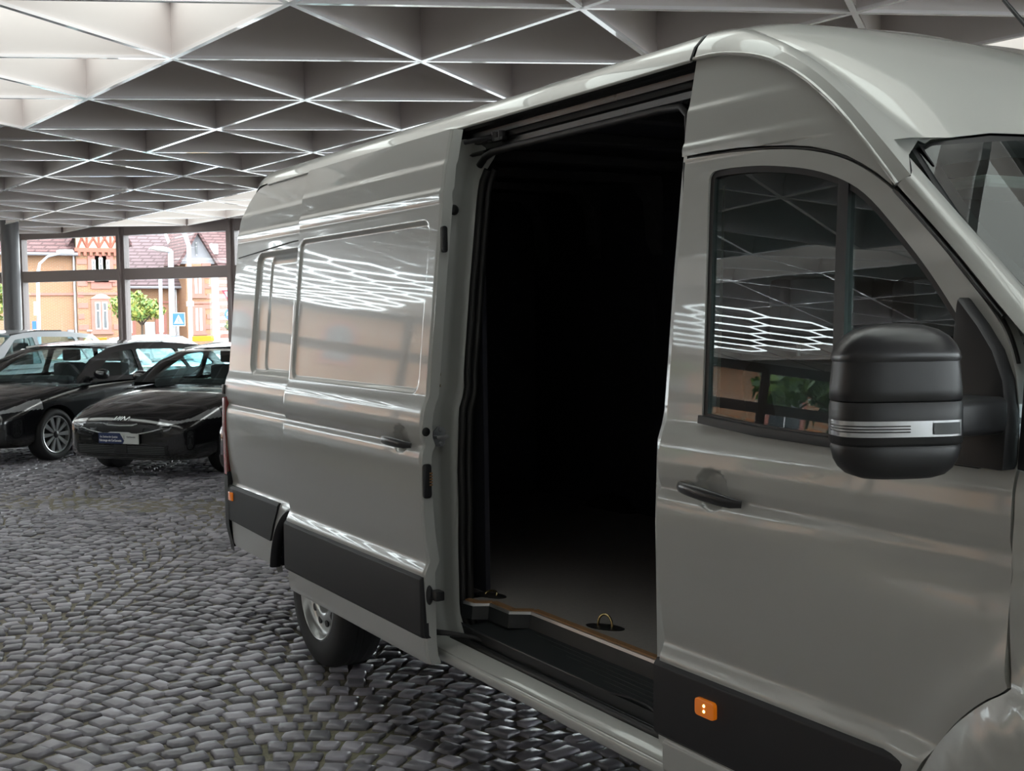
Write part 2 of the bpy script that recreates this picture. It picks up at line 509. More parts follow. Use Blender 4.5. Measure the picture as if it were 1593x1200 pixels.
nv = len(VAR[0][0]); allv = []; allf = []; rnd = []
F0 = VAR[0][1]
for k, i in enumerate(rest):
    x, y, a, w, h, z, ti, v = ST[i]
    V = VAR[int(v)][0]
    c_, s_ = math.cos(a), math.sin(a)
    lx, ly = V[:, 0] * w, V[:, 1] * h
    allv.append(np.c_[x + c_ * lx - s_ * ly, y + s_ * lx + c_ * ly, z + V[:, 2] + ti * (lx * 0.7 + ly)])
    rnd.append(rng.uniform())
VV = np.concatenate(allv)
quads = np.array([f for f in F0 if len(f) == 4]); tris = np.array([f for f in F0 if len(f) == 3])
nR = len(rest); offs = np.arange(nR) * nv
Q = (quads[None] + offs[:, None, None]).reshape(-1, 4); T = (tris[None] + offs[:, None, None]).reshape(-1, 3)
me = bpy.data.meshes.new('cobbles')
me.vertices.add(len(VV)); me.vertices.foreach_set('co', VV.ravel())
me.loops.add(Q.size + T.size); me.loops.foreach_set('vertex_index', np.concatenate([Q.ravel(), T.ravel()]))
me.polygons.add(len(Q) + len(T))
me.polygons.foreach_set('loop_start', np.concatenate([np.arange(len(Q)) * 4, Q.size + np.arange(len(T)) * 3]))
me.update(calc_edges=True); me.validate()
at = me.attributes.new('rnd', 'FLOAT', 'POINT'); at.data.foreach_set('value', np.repeat(np.array(rnd), nv))
me.materials.append(MATS['cobble']); me.shade_smooth(); me.set_sharp_from_angle(angle=math.radians(60))
co = link(bpy.data.objects.new('cobbles', me), fl); co['kind'] = 'stuff'

# ---- street outside, falling away gently
ST_Z = lambda x: 0.0138 * (x + 14) - 0.12
g = MB().add([(-140, -90, ST_Z(-140)), (-140, 90, ST_Z(-140)), (40, 90, -0.35), (40, -90, -0.35), (-14, 90, -0.35), (-14, -90, -0.35)],
             [(0, 1, 4, 5), (5, 4, 2, 3)]).build('street', 'asphalt')
tag(g, 'grey asphalt street and forecourt outside the hall', kind='structure')

# ---- coffered ceiling of vertical fins on a triangular grid
OC = np.array([-1.17217071, 0.46694996, 3.53593699]); AV = np.array([0.65748025, 1.59723759, 0.00908522]); BV = np.array([-1.71185641, -0.22916984, -0.02365485])
NC = np.array([-0.0138169, 0.0, 0.9999045])
LEN = float(np.linalg.norm(AV)); FH = 0.393; STEP = 0.126
def node(i, j, far=False, h=0.0): return OC + AV * i + BV * j + NC * ((STEP if far else 0.0) + h)
def plane_top(s, d, z):  # point of the roof slab above hall coordinates
    x, y, _ = hall(s, d); h = (OC @ NC) + STEP + FH + 0.02 + z
    return (x, y, (h - NC[0] * x) / NC[2])
sl = MB().add([plane_top(s, d, z) for z in (0, 0.4) for s, d in ((S0 - 1, -1), (S1, -1), (S1, D1), (S0 - 1, D1))],
              [(0, 1, 2, 3), (7, 6, 5, 4), (0, 4, 5, 1), (1, 5, 6, 2), (2, 6, 7, 3), (3, 7, 4, 0)]).build('ceiling', 'slab')
tag(sl, 'flat roof with a triangular grid of deep pale grey fins and luminous strips', kind='structure')

def fin_mesh(h):
    L = LEN - 0.012; w = 0.011; mb = MB()
    mb.box((0.006, -w, 0.02), (L, w, h), 0)
    mb.box((0.0, -0.02, 0.0), (LEN, 0.02, 0.022), 1)
    o = mb.build('fin', ['fin', 'fin_edge']); me = o.data; bpy.data.objects.remove(o); return me
FIN_N, FIN_F = fin_mesh(FH + STEP + 0.01), fin_mesh(FH + 0.01)
edges = []
for i in range(-14, 18):
    for j in range(-12, 20):
        for (i2, j2) in ((i + 1, j), (i, j + 1), (i + 1, j + 1)):
            far = max(j - i, j2 - i2) > 3
            m_ = (node(i, j) + node(i2, j2)) / 2
            s_, d_ = hall_sd(m_)
            if not (S0 - 0.2 < s_ < S1 and 0.15 < d_ < D1): continue
            edges.append((i, j, i2, j2, far))
mid = np.array([(node(i, j, f) + node(i2, j2, f)) / 2 for i, j, i2, j2, f in edges])
okf, depf = in_frame(mid, 120)
okf &= ~((mid[:, 0] < 4.5) & (mid[:, 0] > -1) & (mid[:, 1] > 3.2))
orderf = np.argsort(-np.where(okf, 1 / depf, 0))
nsingle = int(min(300, okf.sum()))
bulk = MB()
for rank, k in enumerate(orderf):
    i, j, i2, j2, f = edges[k]
    a = node(i, j, f); dx = (node(i2, j2, f) - a); dx /= np.linalg.norm(dx); dy = np.cross(NC, dx)
    mtx = Matrix(((dx[0], dy[0], NC[0], a[0]), (dx[1], dy[1], NC[1], a[1]), (dx[2], dy[2], NC[2], a[2]), (0, 0, 0, 1)))
    me = FIN_F if f else FIN_N
    if rank < nsingle:
        o = bpy.data.objects.new('fin', me); o.matrix_world = mtx; link(o, sl)
    else:
        vs = [mtx @ v.co for v in me.vertices]
        b0 = len(bulk.v); bulk.v += [tuple(v) for v in vs]
        for p_ in me.polygons:
            bulk.f.append(tuple(b0 + q for q in p_.vertices)); bulk.m.append(p_.material_index)
o = bulk.build('fins', ['fin', 'fin_edge'], sl, fix=False); o['kind'] = 'stuff'
# luminous panels close the tops of every fourth row of cells
npan = 0
br = MB()
for i in range(-14, 18):
    for j in range(-12, 20):
        far = (j - i) > 3
        s_, d_ = hall_sd(node(i, j))
        if S0 < s_ < S1 and 0.3 < d_ < D1:
            c = node(i, j, far, FH - 0.004)
            br.add([c + (AV * math.cos(k * PI / 3) + (AV * 0.577 + BV * 1.155) * math.sin(k * PI / 3)) * 0.085 for k in range(6)], [(0, 1, 2, 3, 4, 5)])
        if i % 4 != 3: continue
        for tri in (((i, j), (i + 1, j), (i + 1, j + 1)), ((i, j), (i + 1, j + 1), (i, j + 1))):
            fr_ = max(b - a for a, b in tri) > 3
            P = [node(a, b, fr_, FH) for a, b in tri]; c = sum(P) / 3
            s_, d_ = hall_sd(c)
            if not (S0 < s_ < S1 and 0.4 < d_ < D1): continue
            V = [c + (p_ - c) * 0.93 for p_ in P]
            o = MB().add(V + [v + NC * 0.012 for v in V], [(2, 1, 0), (3, 4, 5), (0, 1, 4, 3), (1, 2, 5, 4), (2, 0, 3, 5)]).build('light_panel', 'luminous', sl)
            npan += 1
o = br.build('node_bracket', 'bracket', sl, fix=False); o['kind'] = 'stuff'

# ---- glazed facades: posts, transoms, header, panes
def facade(name, label, org, ax, nrm, length, bay):
    f = empty(name); tag(f, label, kind='structure')
    org, ax, nrm = map(np.array, (org, ax, nrm))
    def bx(nm, m_, s0, s1, d0, d1, z0, z1, bev=None):
        mb = MB(); V = [org + ax * s + nrm * d + np.array([0, 0, z]) for z in (z0, z1) for s, d in ((s0, d0), (s1, d0), (s1, d1), (s0, d1))]
        mb.add(V, [(0, 3, 2, 1), (4, 5, 6, 7), (0, 1, 5, 4), (1, 2, 6, 5), (2, 3, 7, 6), (3, 0, 4, 7)])
        return mb.build(nm, m_, f, bevel=bev)
    n = int(round(length / bay))
    for k in range(n + 1):
        s = k * bay
        bx('post', 'frame_brown', s - 0.095, s + 0.095, -0.10, 0.06, 0, 3.95, 0.008)
        bx('mullion_fin', 'frame_brown', s - 0.03, s + 0.03, 0.06, 0.12, 0, 3.95)
        if k < n:
            bx('transom', 'frame_brown', s + 0.095, s + bay - 0.095, -0.09, 0.05, 2.45, 2.67, 0.006)
            bx('header', 'frame_brown', s + 0.095, s + bay - 0.095, -0.09, 0.05, 3.31, 3.95, 0.006)
            bx('sill', 'frame_brown', s + 0.095, s + bay - 0.095, -0.09, 0.05, 0.0, 0.14, 0.006)
            bx('pane', 'pane_glass', s + 0.095, s + bay - 0.095, -0.006, 0.0, 0.14, 2.45)
            bx('pane', 'pane_glass', s + 0.095, s + bay - 0.095, -0.006, 0.0, 2.67, 3.31)
    return f
facade('window_1', 'brown steel glazed front facing the brick house', hall(S0, 0), E1, E2, 17.85, 2.55)
SW = S0 + 17.85 + .1
w = MB().add([hall(SW, -.1, -0.3), hall(S1, -.1, -0.3), hall(S1, -.1, 4.4), hall(SW, -.1, 4.4), hall(SW, .1, -0.3), hall(S1, .1, -0.3), hall(S1, .1, 4.4), hall(SW, .1, 4.4)],
             [(0, 1, 2, 3), (7, 6, 5, 4), (0, 4, 5, 1), (1, 5, 6, 2), (2, 6, 7, 3), (3, 7, 4, 0)]).build('wall_front', 'plaster')
tag(w, 'plain plastered wall behind the van', kind='structure')
facade('window_2', 'brown steel glazed side front beside the parked cars', hall(S0, 0), E2, E1, 30.6, 2.55)
w = MB().add([hall(S0, D1, -0.3), hall(S1, D1, -0.3), hall(S1, D1, 4.4), hall(S0, D1, 4.4), hall(S0, D1 + .2, -0.3), hall(S1, D1 + .2, -0.3), hall(S1, D1 + .2, 4.4), hall(S0, D1 + .2, 4.4)],
             [(0, 1, 2, 3), (7, 6, 5, 4), (0, 4, 5, 1), (1, 5, 6, 2), (2, 6, 7, 3), (3, 7, 4, 0)]).build('wall_back', 'plaster')
tag(w, 'plain plastered rear wall of the hall', kind='structure')
facade('window_3', 'brown steel glazed end front beyond the van', hall(S1, 0), E2, -E1, 30.6, 2.55)
c = MB().lathe([(0.0, 0), (0.16, 0), (0.16, 3.56), (0.0, 3.56)], 28, (-18.15, 1.30, 0), 'z').build('column', 'column_paint', smooth=40)
tag(c, 'round dark grey steel column in front of the glazed facade', 'column')

# ---- LED honeycomb light, hung under the roof to the left of the camera
R6 = 0.52
lx = np.array([1.0, 0.22, 0.0]); lx /= np.linalg.norm(lx); ly = np.array([-lx[1], lx[0], 0])
def honeycomb(label, LC, nci, nri):
    t = MB(); seen = set(); LC = np.array(LC)
    for ci in range(-nci, nci + 1):
        for ri in range(-nri, nri + 1):
            cx_ = ci * 1.5 * R6; cy_ = (ri + 0.5 * (ci % 2)) * math.sqrt(3) * R6
            pts = [LC + lx * (cx_ + R6 * math.cos(k * PI / 3)) + ly * (cy_ + R6 * math.sin(k * PI / 3)) for k in range(6)]
            for k in range(6):
                a, b = pts[k], pts[(k + 1) % 6]
                key = tuple(sorted([tuple(np.round(a, 2)), tuple(np.round(b, 2))]))
                if key in seen: continue
                seen.add(key); t.tube([a, b], 0.010, 6)
    led = t.build('honeycomb_light', 'led', smooth=60)
    tag(led, label, 'ceiling light')
    for k, (sx_, sy_) in enumerate(((-1, -1), (1, -1), (1, 1), (-1, 1))):
        a = LC + lx * (sx_ * (nci * 1.5 * R6 - R6 / 2)) + ly * (sy_ * math.sqrt(3) * R6 * (nri - .5))
        x_, y_, _ = a; top = ((OC @ NC) - NC[0] * x_) / NC[2] + .02
        MB().tube([a, np.array([x_, y_, top])], 0.004, 6).build('cable', 'metal_grey', led)
honeycomb('larger white LED honeycomb light, mirrored in the sliding door', (-13.0, -5.5, 3.24), 5, 1)
honeycomb('smaller white LED honeycomb light, mirrored in the front door window', (-8.2, -9.6, 3.2), 3, 1)
# ================================================================== VAN
# x forward, right flank at y = 0 (facing -y), z up; rear axle at x = 0.10
van = empty('cargo_van', (2.0, 1.0, 0))
tag(van, 'light grey high-roof cargo van with open sliding side door', 'van')
VAN_OFF = Vector((-2.0, -1.0, 0))
def vp(o):      # put a van part, built in world coordinates, under the van
    o.parent = van; o.matrix_parent_inverse = Matrix.Translation(VAN_OFF); return o

PZ = np.array([0.38, .395, .42, .50, .53, .740, .748, .765, .788, .800, .84, .90, 1.0, 1.12, 1.18, 1.208, 1.222, 1.234, 1.246, 1.262, 1.31, 1.355, 1.385, 1.402, 1.420,
               1.84, 2.10, 2.132, 2.138, 2.144, 2.184, 2.198, 2.285, 2.302, 2.36, 2.44, 2.60])
PY = np.array([.030, .014, .004, 0, 0, -.002, -.002, .006, .017, .017, .010, .002, -.005, -.009, -.009, -.004, .004, .009, .004, -.002, -.004, .003, .012, .020, .027,
               .067, .094, .097, .101, .097, .097, .106, .116, .124, .136, .152, .19])
zg = np.arange(0.3, 2.62, 0.001)
yg = np.interp(zg, PZ, PY)
kk = np.exp(-0.5 * (np.arange(-14, 15) / 4.5) ** 2); kk /= kk.sum()
yg = np.convolve(np.pad(yg, 14, mode='edge'), kk, mode='valid')
PLAINZ = np.array([0.38, .395, .42, .50, 1.0, 1.12, 1.355, 1.385, 1.402, 1.420, 1.84, 2.15, 2.28, 2.44, 2.60])
PLAINY = np.array([.030, .014, .004, 0, -.005, -.007, .003, .012, .020, .027, .067, .101, .12, .152, .19])
yp = np.convolve(np.pad(np.interp(zg, PLAINZ, PLAINY), 14, mode='edge'), kk, mode='valid')
def base(z): return np.interp(z, zg, yg)
def plain(z): return np.interp(z, zg, yp)
def sstep(t):
    t = np.clip(t, 0, 1); return t * t * (3 - 2 * t)
def rrect(x, z, x0, x1, z0, z1, r):
    cx, cz = (x0 + x1) / 2, (z0 + z1) / 2
    dx = np.abs(x - cx) - (x1 - x0) / 2 + r; dz = np.abs(z - cz) - (z1 - z0) / 2 + r
    return np.hypot(np.maximum(dx, 0), np.maximum(dz, 0)) + np.minimum(np.maximum(dx, dz), 0) - r     # signed distance
def cup(x, z, cx, cz, rx, rz, d):
    q = ((x - cx) / rx) ** 2 + ((z - cz) / rz) ** 2
    return d * sstep((1 - q) / 0.55)
ZS = sorted(set(np.round(np.concatenate([np.arange(.40, 2.44, .03), np.arange(.73, .83, .006), np.arange(1.19, 1.275, .006), np.arange(1.345, 1.43, .008),
        np.arange(2.12, 2.21, .006), np.arange(2.28, 2.315, .006)]), 4)))
def zrange(a, b): return [z for z in ZS if a < z < b]

# ---- roof shell: main run plus front cap, lofted
def csample(pts, n):
    P = np.array(pts, float); seg = np.r_[0, np.cumsum(np.linalg.norm(np.diff(P, axis=0), axis=1))]
    u = np.linspace(0, seg[-1], n)
    # smooth a little by cubic hermite on chord length
    out = []
    m = np.gradient(P, seg, axis=0)
    for q in u:
        k = min(max(np.searchsorted(seg, q) - 1, 0), len(P) - 2); h = seg[k + 1] - seg[k]; t = (q - seg[k]) / h
        out.append((2 * t ** 3 - 3 * t ** 2 + 1) * P[k] + (t ** 3 - 2 * t ** 2 + t) * h * m[k] + (-2 * t ** 3 + 3 * t ** 2) * P[k + 1] + (t ** 3 - t ** 2) * h * m[k + 1])
    return np.array(out)
CREASE = [(2.92, .144, 2.44), (3.02, .144, 2.435), (3.109, .140, 2.419), (3.242, .133, 2.38), (3.347, .123, 2.328), (3.496, .106, 2.224), (3.613, .091, 2.116), (3.715, .082, 2.010)]
NR = 26
c0 = csample(CREASE, NR)
c1 = csample([(2.92, .25, 2.524), (3.03, .25, 2.508), (3.14, .245, 2.462), (3.38, .23, 2.322), (3.57, .21, 2.19), (3.685, .195, 2.112)], NR)
cm = c0 * 0.55 + c1 * 0.45; cm[:, 2] += 0.030; cm[:, 0] += np.linspace(0, .012, NR)
cq = c0 * 0.86 + c1 * 0.14; cq[:, 2] += 0.022; cq[:, 0] += np.linspace(0, .012, NR)
ramp = (np.linspace(0, 1, NR) ** 2)[:, None]
cq += ramp * (np.array([3.747, .09, 2.024]) - cq[-1]); cm += ramp * (np.array([3.695, .142, 2.078]) - cm[-1])
ca = c1 + np.array([0, .012, -.004]); cb = c1 + np.array([0, .03, .006])
c2 = csample([(2.92, .52, 2.570), (3.1, .52, 2.53), (3.3, .52, 2.45), (3.5, .52, 2.34), (3.68, .52, 2.215), (3.78, .52, 2.135)], NR)
c3 = csample([(2.92, 1.02, 2.585), (3.04, 1.02, 2.55), (3.35, 1.02, 2.45), (3.6, 1.02, 2.33), (3.8, 1.02, 2.19), (3.86, 1.02, 2.145)], NR)
c25 = c2 * .42 + c3 * .58; c25[:, 2] += .012
c15 = cb * .5 + c2 * .5; c15[:, 2] += .010
half = [c0, cq, cm, c1 + np.array([0, -.012, .002]), ca, cb, c15, c2, c25, c3]
rows = []
for i in range(NR):
    H = [C_[i] for C_ in half]
    full = H + [np.array([p[0], 2.04 - p[1], p[2]]) for p in H[-2::-1]]
    rows.append(full)
secs = []          # main roof and rear shoulder
S0c = [C_[0] for C_ in half]
def roof_section(x):
    drop = 0.0; tuck = 0.0
    if x < -0.78:
        q = min((-0.78 - x) / 0.36, 0.985); drop = 0.36 * (1 - math.sqrt(1 - q * q)); tuck = 0.05 * q * q
    H = [np.array([x, p[1] + tuck, p[2] - drop]) for p in S0c]
    return H + [np.array([x, 2.04 - p[1], p[2]]) for p in H[-2::-1]]
xs_ = list(-0.78 - 0.36 * np.sin(np.linspace(PI / 2 * 0.93, 0, 9))) + list(np.linspace(-0.6, 2.9, 14))
main = [roof_section(x) for x in xs_]
rows[0] = roof_section(2.92)
vp(MB().grid(main + [roof_section(2.905)]).build('roof', 'paint', smooth=38))
vp(MB().grid([[p + np.array([0.002, 0, 0]) for p in rows[0]]] + rows[1:]).build('roof_cap', 'paint', smooth=38))
# thin black joint between roof and cap, with the drip lip below the roof edge
vp(MB().tube([tuple(p + np.array([-.012, -.001 if p[1] < 1.02 else .001, -0.003])) for p in rows[0]], 0.004, 6).build('roof_seam', 'rubber', smooth=60))
lip = [tuple(np.array([x, .147, 2.436])) for x in np.linspace(-0.7, 2.905, 12)]
vp(MB().tube(lip, .006, 6).build('roof_lip', 'paint', smooth=60))
vp(MB().tube([tuple(p + np.array([0, -.001, -.003])) for p in c0], .006, 6).build('cap_lip', 'paint', smooth=60))

# ---- front door with window opening
DOOR = [(2.924, .518), (3.70, .518), (3.80, .60), (3.876, .742), (3.942, .838), (4.026, .918), (4.080, .952), (4.094, .966), (4.086, .99), (4.081, 1.159), (4.088, 1.199), (4.082, 1.224),
        (4.086, 1.315), (4.083, 1.393), (4.078, 1.5), (4.063, 1.585), (4.043, 1.646), (4.012, 1.698), (3.962, 1.751), (3.873, 1.837), (3.776, 1.938), (3.698, 2.000), (3.597, 2.062), (3.49, 2.104),
        (3.356, 2.131), (3.16, 2.148), (2.924, 2.152)]
DOOR = chaikin(DOOR, keep=(0, 1, 7, 26))
WIN = [(3.09, 1.434), (3.068, 1.80), (3.044, 2.075), (3.05, 2.098), (3.075, 2.108), (3.20, 2.104), (3.29, 2.096), (3.43, 2.073), (3.54, 2.038), (3.626, 1.992), (3.732, 1.896), (3.811, 1.820),
       (3.888, 1.733), (3.95, 1.655), (4.0, 1.56), (4.02, 1.46), (4.02, 1.408), (3.55, 1.413), (3.32, 1.418)]
WIN = chaikin(WIN, keep=(0, 16))
def edge_in(x, x0, x1, r=.012, d=.010):   # folded edge: skin rolls in at its border
    return d * sstep(1 - (x - x0) / r) + d * sstep(1 - (x1 - x) / r)
def y_fdoor(x, z):
    fade = sstep((3.95 - x) / 0.9) * 0.45 + 0.55
    b = base(z); p_ = plain(z)
    gw = sstep((z - 1.0) / .1) * sstep((1.5 - z) / .1)
    y = b + (p_ - b) * (1 - fade) * gw
    # front of the door: concave sweep under the mirror
    y = y + 0.012 * np.exp(-((z - 1.16) / 0.07) ** 2) * sstep((x - 3.3) / 0.7)
    # raised flare towards the wheel arch
    rr = np.hypot(x - 4.37, z - 0.49)
    y = y - 0.014 * sstep((0.66 - rr) / 0.10)
    y = y + cup(x, z, 3.165, 1.252, 0.068, 0.058, 0.026) + edge_in(x, 2.924, 9)
    return y
fd = vp(skin('front_door', DOOR, [WIN], y_fdoor, 'paint', None, xs=np.r_[np.arange(2.93, 2.95, .006), np.arange(2.96, 4.09, .025), np.arange(3.1, 3.24, .012)], zs=sorted(set(zrange(.52, 2.15) + list(np.arange(1.19, 1.32, .01)))), rim=.045))
# door shell inner side so the rear edge reads as a thick door
def off_poly(poly, d):
    P = np.array(poly); n = len(P); out = []
    area = 0.5 * np.sum(P[:, 0] * np.roll(P[:, 1], -1) - np.roll(P[:, 0], -1) * P[:, 1]); sg = 1 if area > 0 else -1
    for i in range(n):
        a, b, c = P[i - 1], P[i], P[(i + 1) % n]
        n1 = np.array([-(b - a)[1], (b - a)[0]]); n1 /= np.linalg.norm(n1) + 1e-9
        n2 = np.array([-(c - b)[1], (c - b)[0]]); n2 /= np.linalg.norm(n2) + 1e-9
        m = n1 + n2; m /= max(np.linalg.norm(m), 1e-6); k = 1 / max(m @ n1, 0.5)
        out.append(tuple(b + sg * m * d * k))
    return out
WFR = off_poly(WIN, -0.001); WIN_IN = off_poly(WIN, 0.016)
o = vp(skin('window_frame', WFR, [WIN_IN], lambda x, z: plain(z) + 0.006, 'plastic_black', None, zs=np.arange(1.43, 2.1, .08), rim=.03)); 
sill = [(3.085, 1.444), (3.32, 1.430), (3.55, 1.424), (4.0, 1.419), (4.0, 1.396), (3.55, 1.402), (3.32, 1.407), (3.085, 1.423)]
vp(skin('window_sill_strip', sill, [], lambda x, z: plain(z) - 0.010, 'plastic_black', None, rim=.03))
bar = [(3.526, 2.05), (3.560, 2.04), (3.598, 1.42), (3.564, 1.42)]
vp(skin('window_divider', bar, [], lambda x, z: plain(z) + 0.002, 'plastic_satin', None, zs=np.arange(1.45, 2.04, .08), rim=.03))
q1 = [p for p in off_poly(WIN, 0.012) if p[0] < 3.53]
main_pane = [(3.102, 1.43), (3.08, 1.80), (3.056, 2.075), (3.062, 2.088), (3.08, 2.096), (3.20, 2.092), (3.29, 2.084), (3.43, 2.061), (3.535, 2.028), (3.578, 1.43)]
vp(skin('window_pane', main_pane, [], lambda x, z: plain(z) + 0.014, 'van_glass', None, zs=np.arange(1.45, 2.08, .06), rim=0))
front_pane = [(3.588, 1.425), (3.552, 2.02), (3.622, 1.982), (3.724, 1.889), (3.802, 1.814), (3.878, 1.728), (3.94, 1.65), (3.988, 1.555), (4.008, 1.46), (4.008, 1.425)]
vp(skin('window_pane', front_pane, [], lambda x, z: plain(z) + 0.014, 'van_glass', None, zs=np.arange(1.45, 2.0, .06), rim=0))
# lower trim strip, marker lamp, handle
def trim_y(z0, z1, out=.012):
    return lambda x, z: base(np.clip(z, .50, .735)) * 0 - out + 0.012 * sstep((z - (z1 - .02)) / .02) + 0.008 * sstep(((z0 + .012) - z) / .012)
TRIMF = [(2.920, .522), (3.70, .522), (3.80, .60), (3.872, .736), (3.875, .742), (2.920, .742)]
ft = vp(skin('door_trim', TRIMF, [], trim_y(.522, .742), 'trim_black', None, zs=[.526, .53, .534, .722, .727, .732, .737], rim=.02))
o = MB().prism(round_poly([(3.118, .638), (3.198, .638), (3.198, .686), (3.118, .686)], .012, 3), lambda a, b, d: (a, d, b), -.024, -.008).build('marker_lamp', 'orange_lens', bevel=.003, smooth=40)
vp(o)
for z_ in (.655, .670):
    g_ = MB().lathe([(0, -.0262), (.003, -.026), (.0045, -.024), (.0045, -.02)], 12, (3.158, 0, z_), 'y').build('lamp_glow', 'orange_glow', o, smooth=60)
def handle(name, x0, x1, z0, z1, yo):
    pts = []; rs = []
    for k in range(13):
        u = k / 12; x = x0 + (x1 - x0) * u; z = z0 + (z1 - z0) * u
        pts.append((x, yo - 0.036 * math.sin(PI * min(max(u, .0), 1)) ** 0.45 + 0.004, z + 0.006 * math.sin(PI * u)))
        q = 0.55 + 0.45 * math.sin(PI * u) ** 0.4; rs.append((0.018 * q, 0.011 * q))
    return vp(MB().tube(pts, rs, 14).build(name, 'plastic_satin', smooth=60))
handle('door_handle', 3.036, 3.285, 1.250, 1.228, -.006)

# panel above the door
CAPP = [(2.924, 2.160)] + [(x, z + .009) for x, z in [(3.05, 2.1515), (3.16, 2.148), (3.26, 2.141), (3.356, 2.130), (3.425, 2.119), (3.49, 2.102), (3.55, 2.082), (3.60, 2.058), (3.65, 2.030), (3.698, 1.997)]] + [(x, z) for x, y, z in csample(CREASE, 22)[::-1][1:]]
CAPP[-1] = (2.924, 2.436)
def y_cap(x, z):
    f = sstep((3.55 - x) / .45); return plain(z) + (base(z) - plain(z)) * f * (z > 2.15)
vp(skin('cap_side_panel', CAPP, [], y_cap, 'paint', None, xs=np.arange(2.95, 3.8, .04), zs=zrange(1.95, 2.44), rim=.035))

# ---- A pillar, windscreen
def loft_lines(name, lines, m_, n=18, smooth=40):
    return vp(MB().grid([list(csample(L, n)) for L in lines]).build(name, m_, smooth=smooth))
L1 = [(3.712, .084, 2.006), (3.805, .076, 1.923), (3.899, .067, 1.838), (4.009, .056, 1.731), (4.2, .045, 1.555), (4.45, .05, 1.345), (4.68, .07, 1.17)]
LCr = [(3.747, .090, 2.022), (3.852, .090, 1.921), (3.942, .090, 1.839), (4.04, .088, 1.743), (4.25, .085, 1.55), (4.48, .085, 1.35), (4.71, .10, 1.17)]
LWs = [(3.697, .142, 2.072), (3.839, .142, 1.929), (3.944, .142, 1.826), (4.003, .142, 1.768), (4.26, .135, 1.54), (4.5, .135, 1.34), (4.73, .145, 1.17)]
mixl = lambda A_, B_, t_, d_: [tuple(np.array(a) * (1 - t_) + np.array(b) * t_ + np.array(d_)) for a, b in zip(A_, B_)]
pil = [mixl(L1, L1, 0, (-.005, .03, -.012)), L1, mixl(L1, LCr, .6, (.002, -.006, .002)), mixl(LCr, L1, .12, (0, -.004, 0)), LCr, mixl(LCr, LWs, .2, (.004, 0, .003)), mixl(LCr, LWs, .7, (.002, 0, .001)), LWs, mixl(LWs, LWs, 0, (-.02, .012, -.02))]
loft_lines('a_pillar', pil, 'paint')
loft_lines('a_pillar_left', [[(x, 2.04 - y, z) for x, y, z in L] for L in pil], 'paint')
vp(MB().tube([(x - .008, y + .004, z - .010) for x, y, z in csample(L1, 16)][:6], .007, 6).build('door_seal', 'rubber', smooth=60))
vp(MB().tube([(x, float(plain(np.array([z]))[0]) + .012, z) for x, z in [(2.93, 2.157)] + [(a, b + .004) for a, b in DOOR[::-1][1:] if b > 1.60]], .005, 6).build('door_gap', 'rubber', smooth=60))
wsL = csample([(3.680, .170, 2.100), (3.835, .145, 1.924), (3.998, .145, 1.763), (4.255, .138, 1.535), (4.725, .148, 1.165)], 14)
wsC = csample([(3.868, 1.02, 2.132), (4.06, 1.02, 1.94), (4.25, 1.02, 1.75), (4.55, 1.02, 1.48), (4.98, 1.02, 1.12)], 14)
def ws_row(i, w):
    out = []
    for k in range(15):
        t = k / 14 * 2 - 1; q = 1 - abs(t) ** 2.2; side_ = wsL[i]
        y = 1.02 + t * (1.02 - side_[1]) * w
        x = side_[0] + (wsC[i][0] - side_[0]) * q; z = side_[2] + (wsC[i][2] - side_[2]) * q
        out.append((x, y, z))
    return out
vp(MB().grid([ws_row(i, 0.985) for i in range(14)]).build('windscreen', 'screen_glass', smooth=60))
# black ceramic border of the screen
bd = MB()
r0 = [ws_row(i, 1.0) for i in range(14)]
for k0, k1 in ((0, .065), (1, .935)):
    L_a = [np.array(r0[i][0 if k0 == 0 else -1]) + np.array([-.004, 0, -.004]) for i in range(14)]
    L_b = [np.array(r0[i][0 if k0 == 0 else -1]) * 1 + np.array([.004, (.05 if k0 == 0 else -.05), 0]) for i in range(14)]
    bd.grid([L_a, L_b])
er = rows[-1][3:-3]; bd.grid([[(p[0] - .001, p[1], p[2] - .006) for p in er], [(p[0] + .018, p[1], p[2] - .030) for p in er], [(p[0] + .045, p[1], p[2] - .062) for p in er]])
vp(bd.build('screen_border', 'plastic_black', smooth=60))

# ---- fender, bonnet, nose (mostly out of the picture)
def y_fend(x, z):
    y = plain(z) + 0.11 * sstep((x - 4.75) / .6) ** 1.5 + .18 * np.clip((x - 5.1) / .25, 0, 1) ** 2
    rr = np.hypot(x - 4.37, z - 0.49)
    return y - 0.045 * sstep((0.585 - rr) / 0.13)
arc = [(4.38 + .445 * math.cos(a), .40 + .445 * math.sin(a)) for a in np.linspace(PI * 1.0, 0, 22)]
FEND = [(x + .007, z) for x, z in DOOR if x > 3.8 and .70 < z < 1.40] + [(4.090, 1.400), (4.3, 1.375), (4.6, 1.25), (4.95, 1.10), (5.2, .98), (5.30, .80), (5.32, .45)] + \
       [(4.86, .40), (4.826, .40)] + arc[::-1][1:-1] + [(3.935, .40), (3.80, .40), (3.79, .522), (3.81, .60)]
vp(skin('front_fender', FEND, [], y_fend, 'paint', None, xs=np.arange(3.85, 5.3, .05), zs=np.arange(.45, 1.4, .05), rim=.03))
tri = [(4.092, 1.404), (4.089, 1.58), (4.2, 1.50), (4.45, 1.325), (4.45, 1.30), (4.25, 1.39)]
vp(skin('fender_corner_trim', tri, [], lambda x, z: plain(z) - .012, 'plastic_black', None, rim=.03))
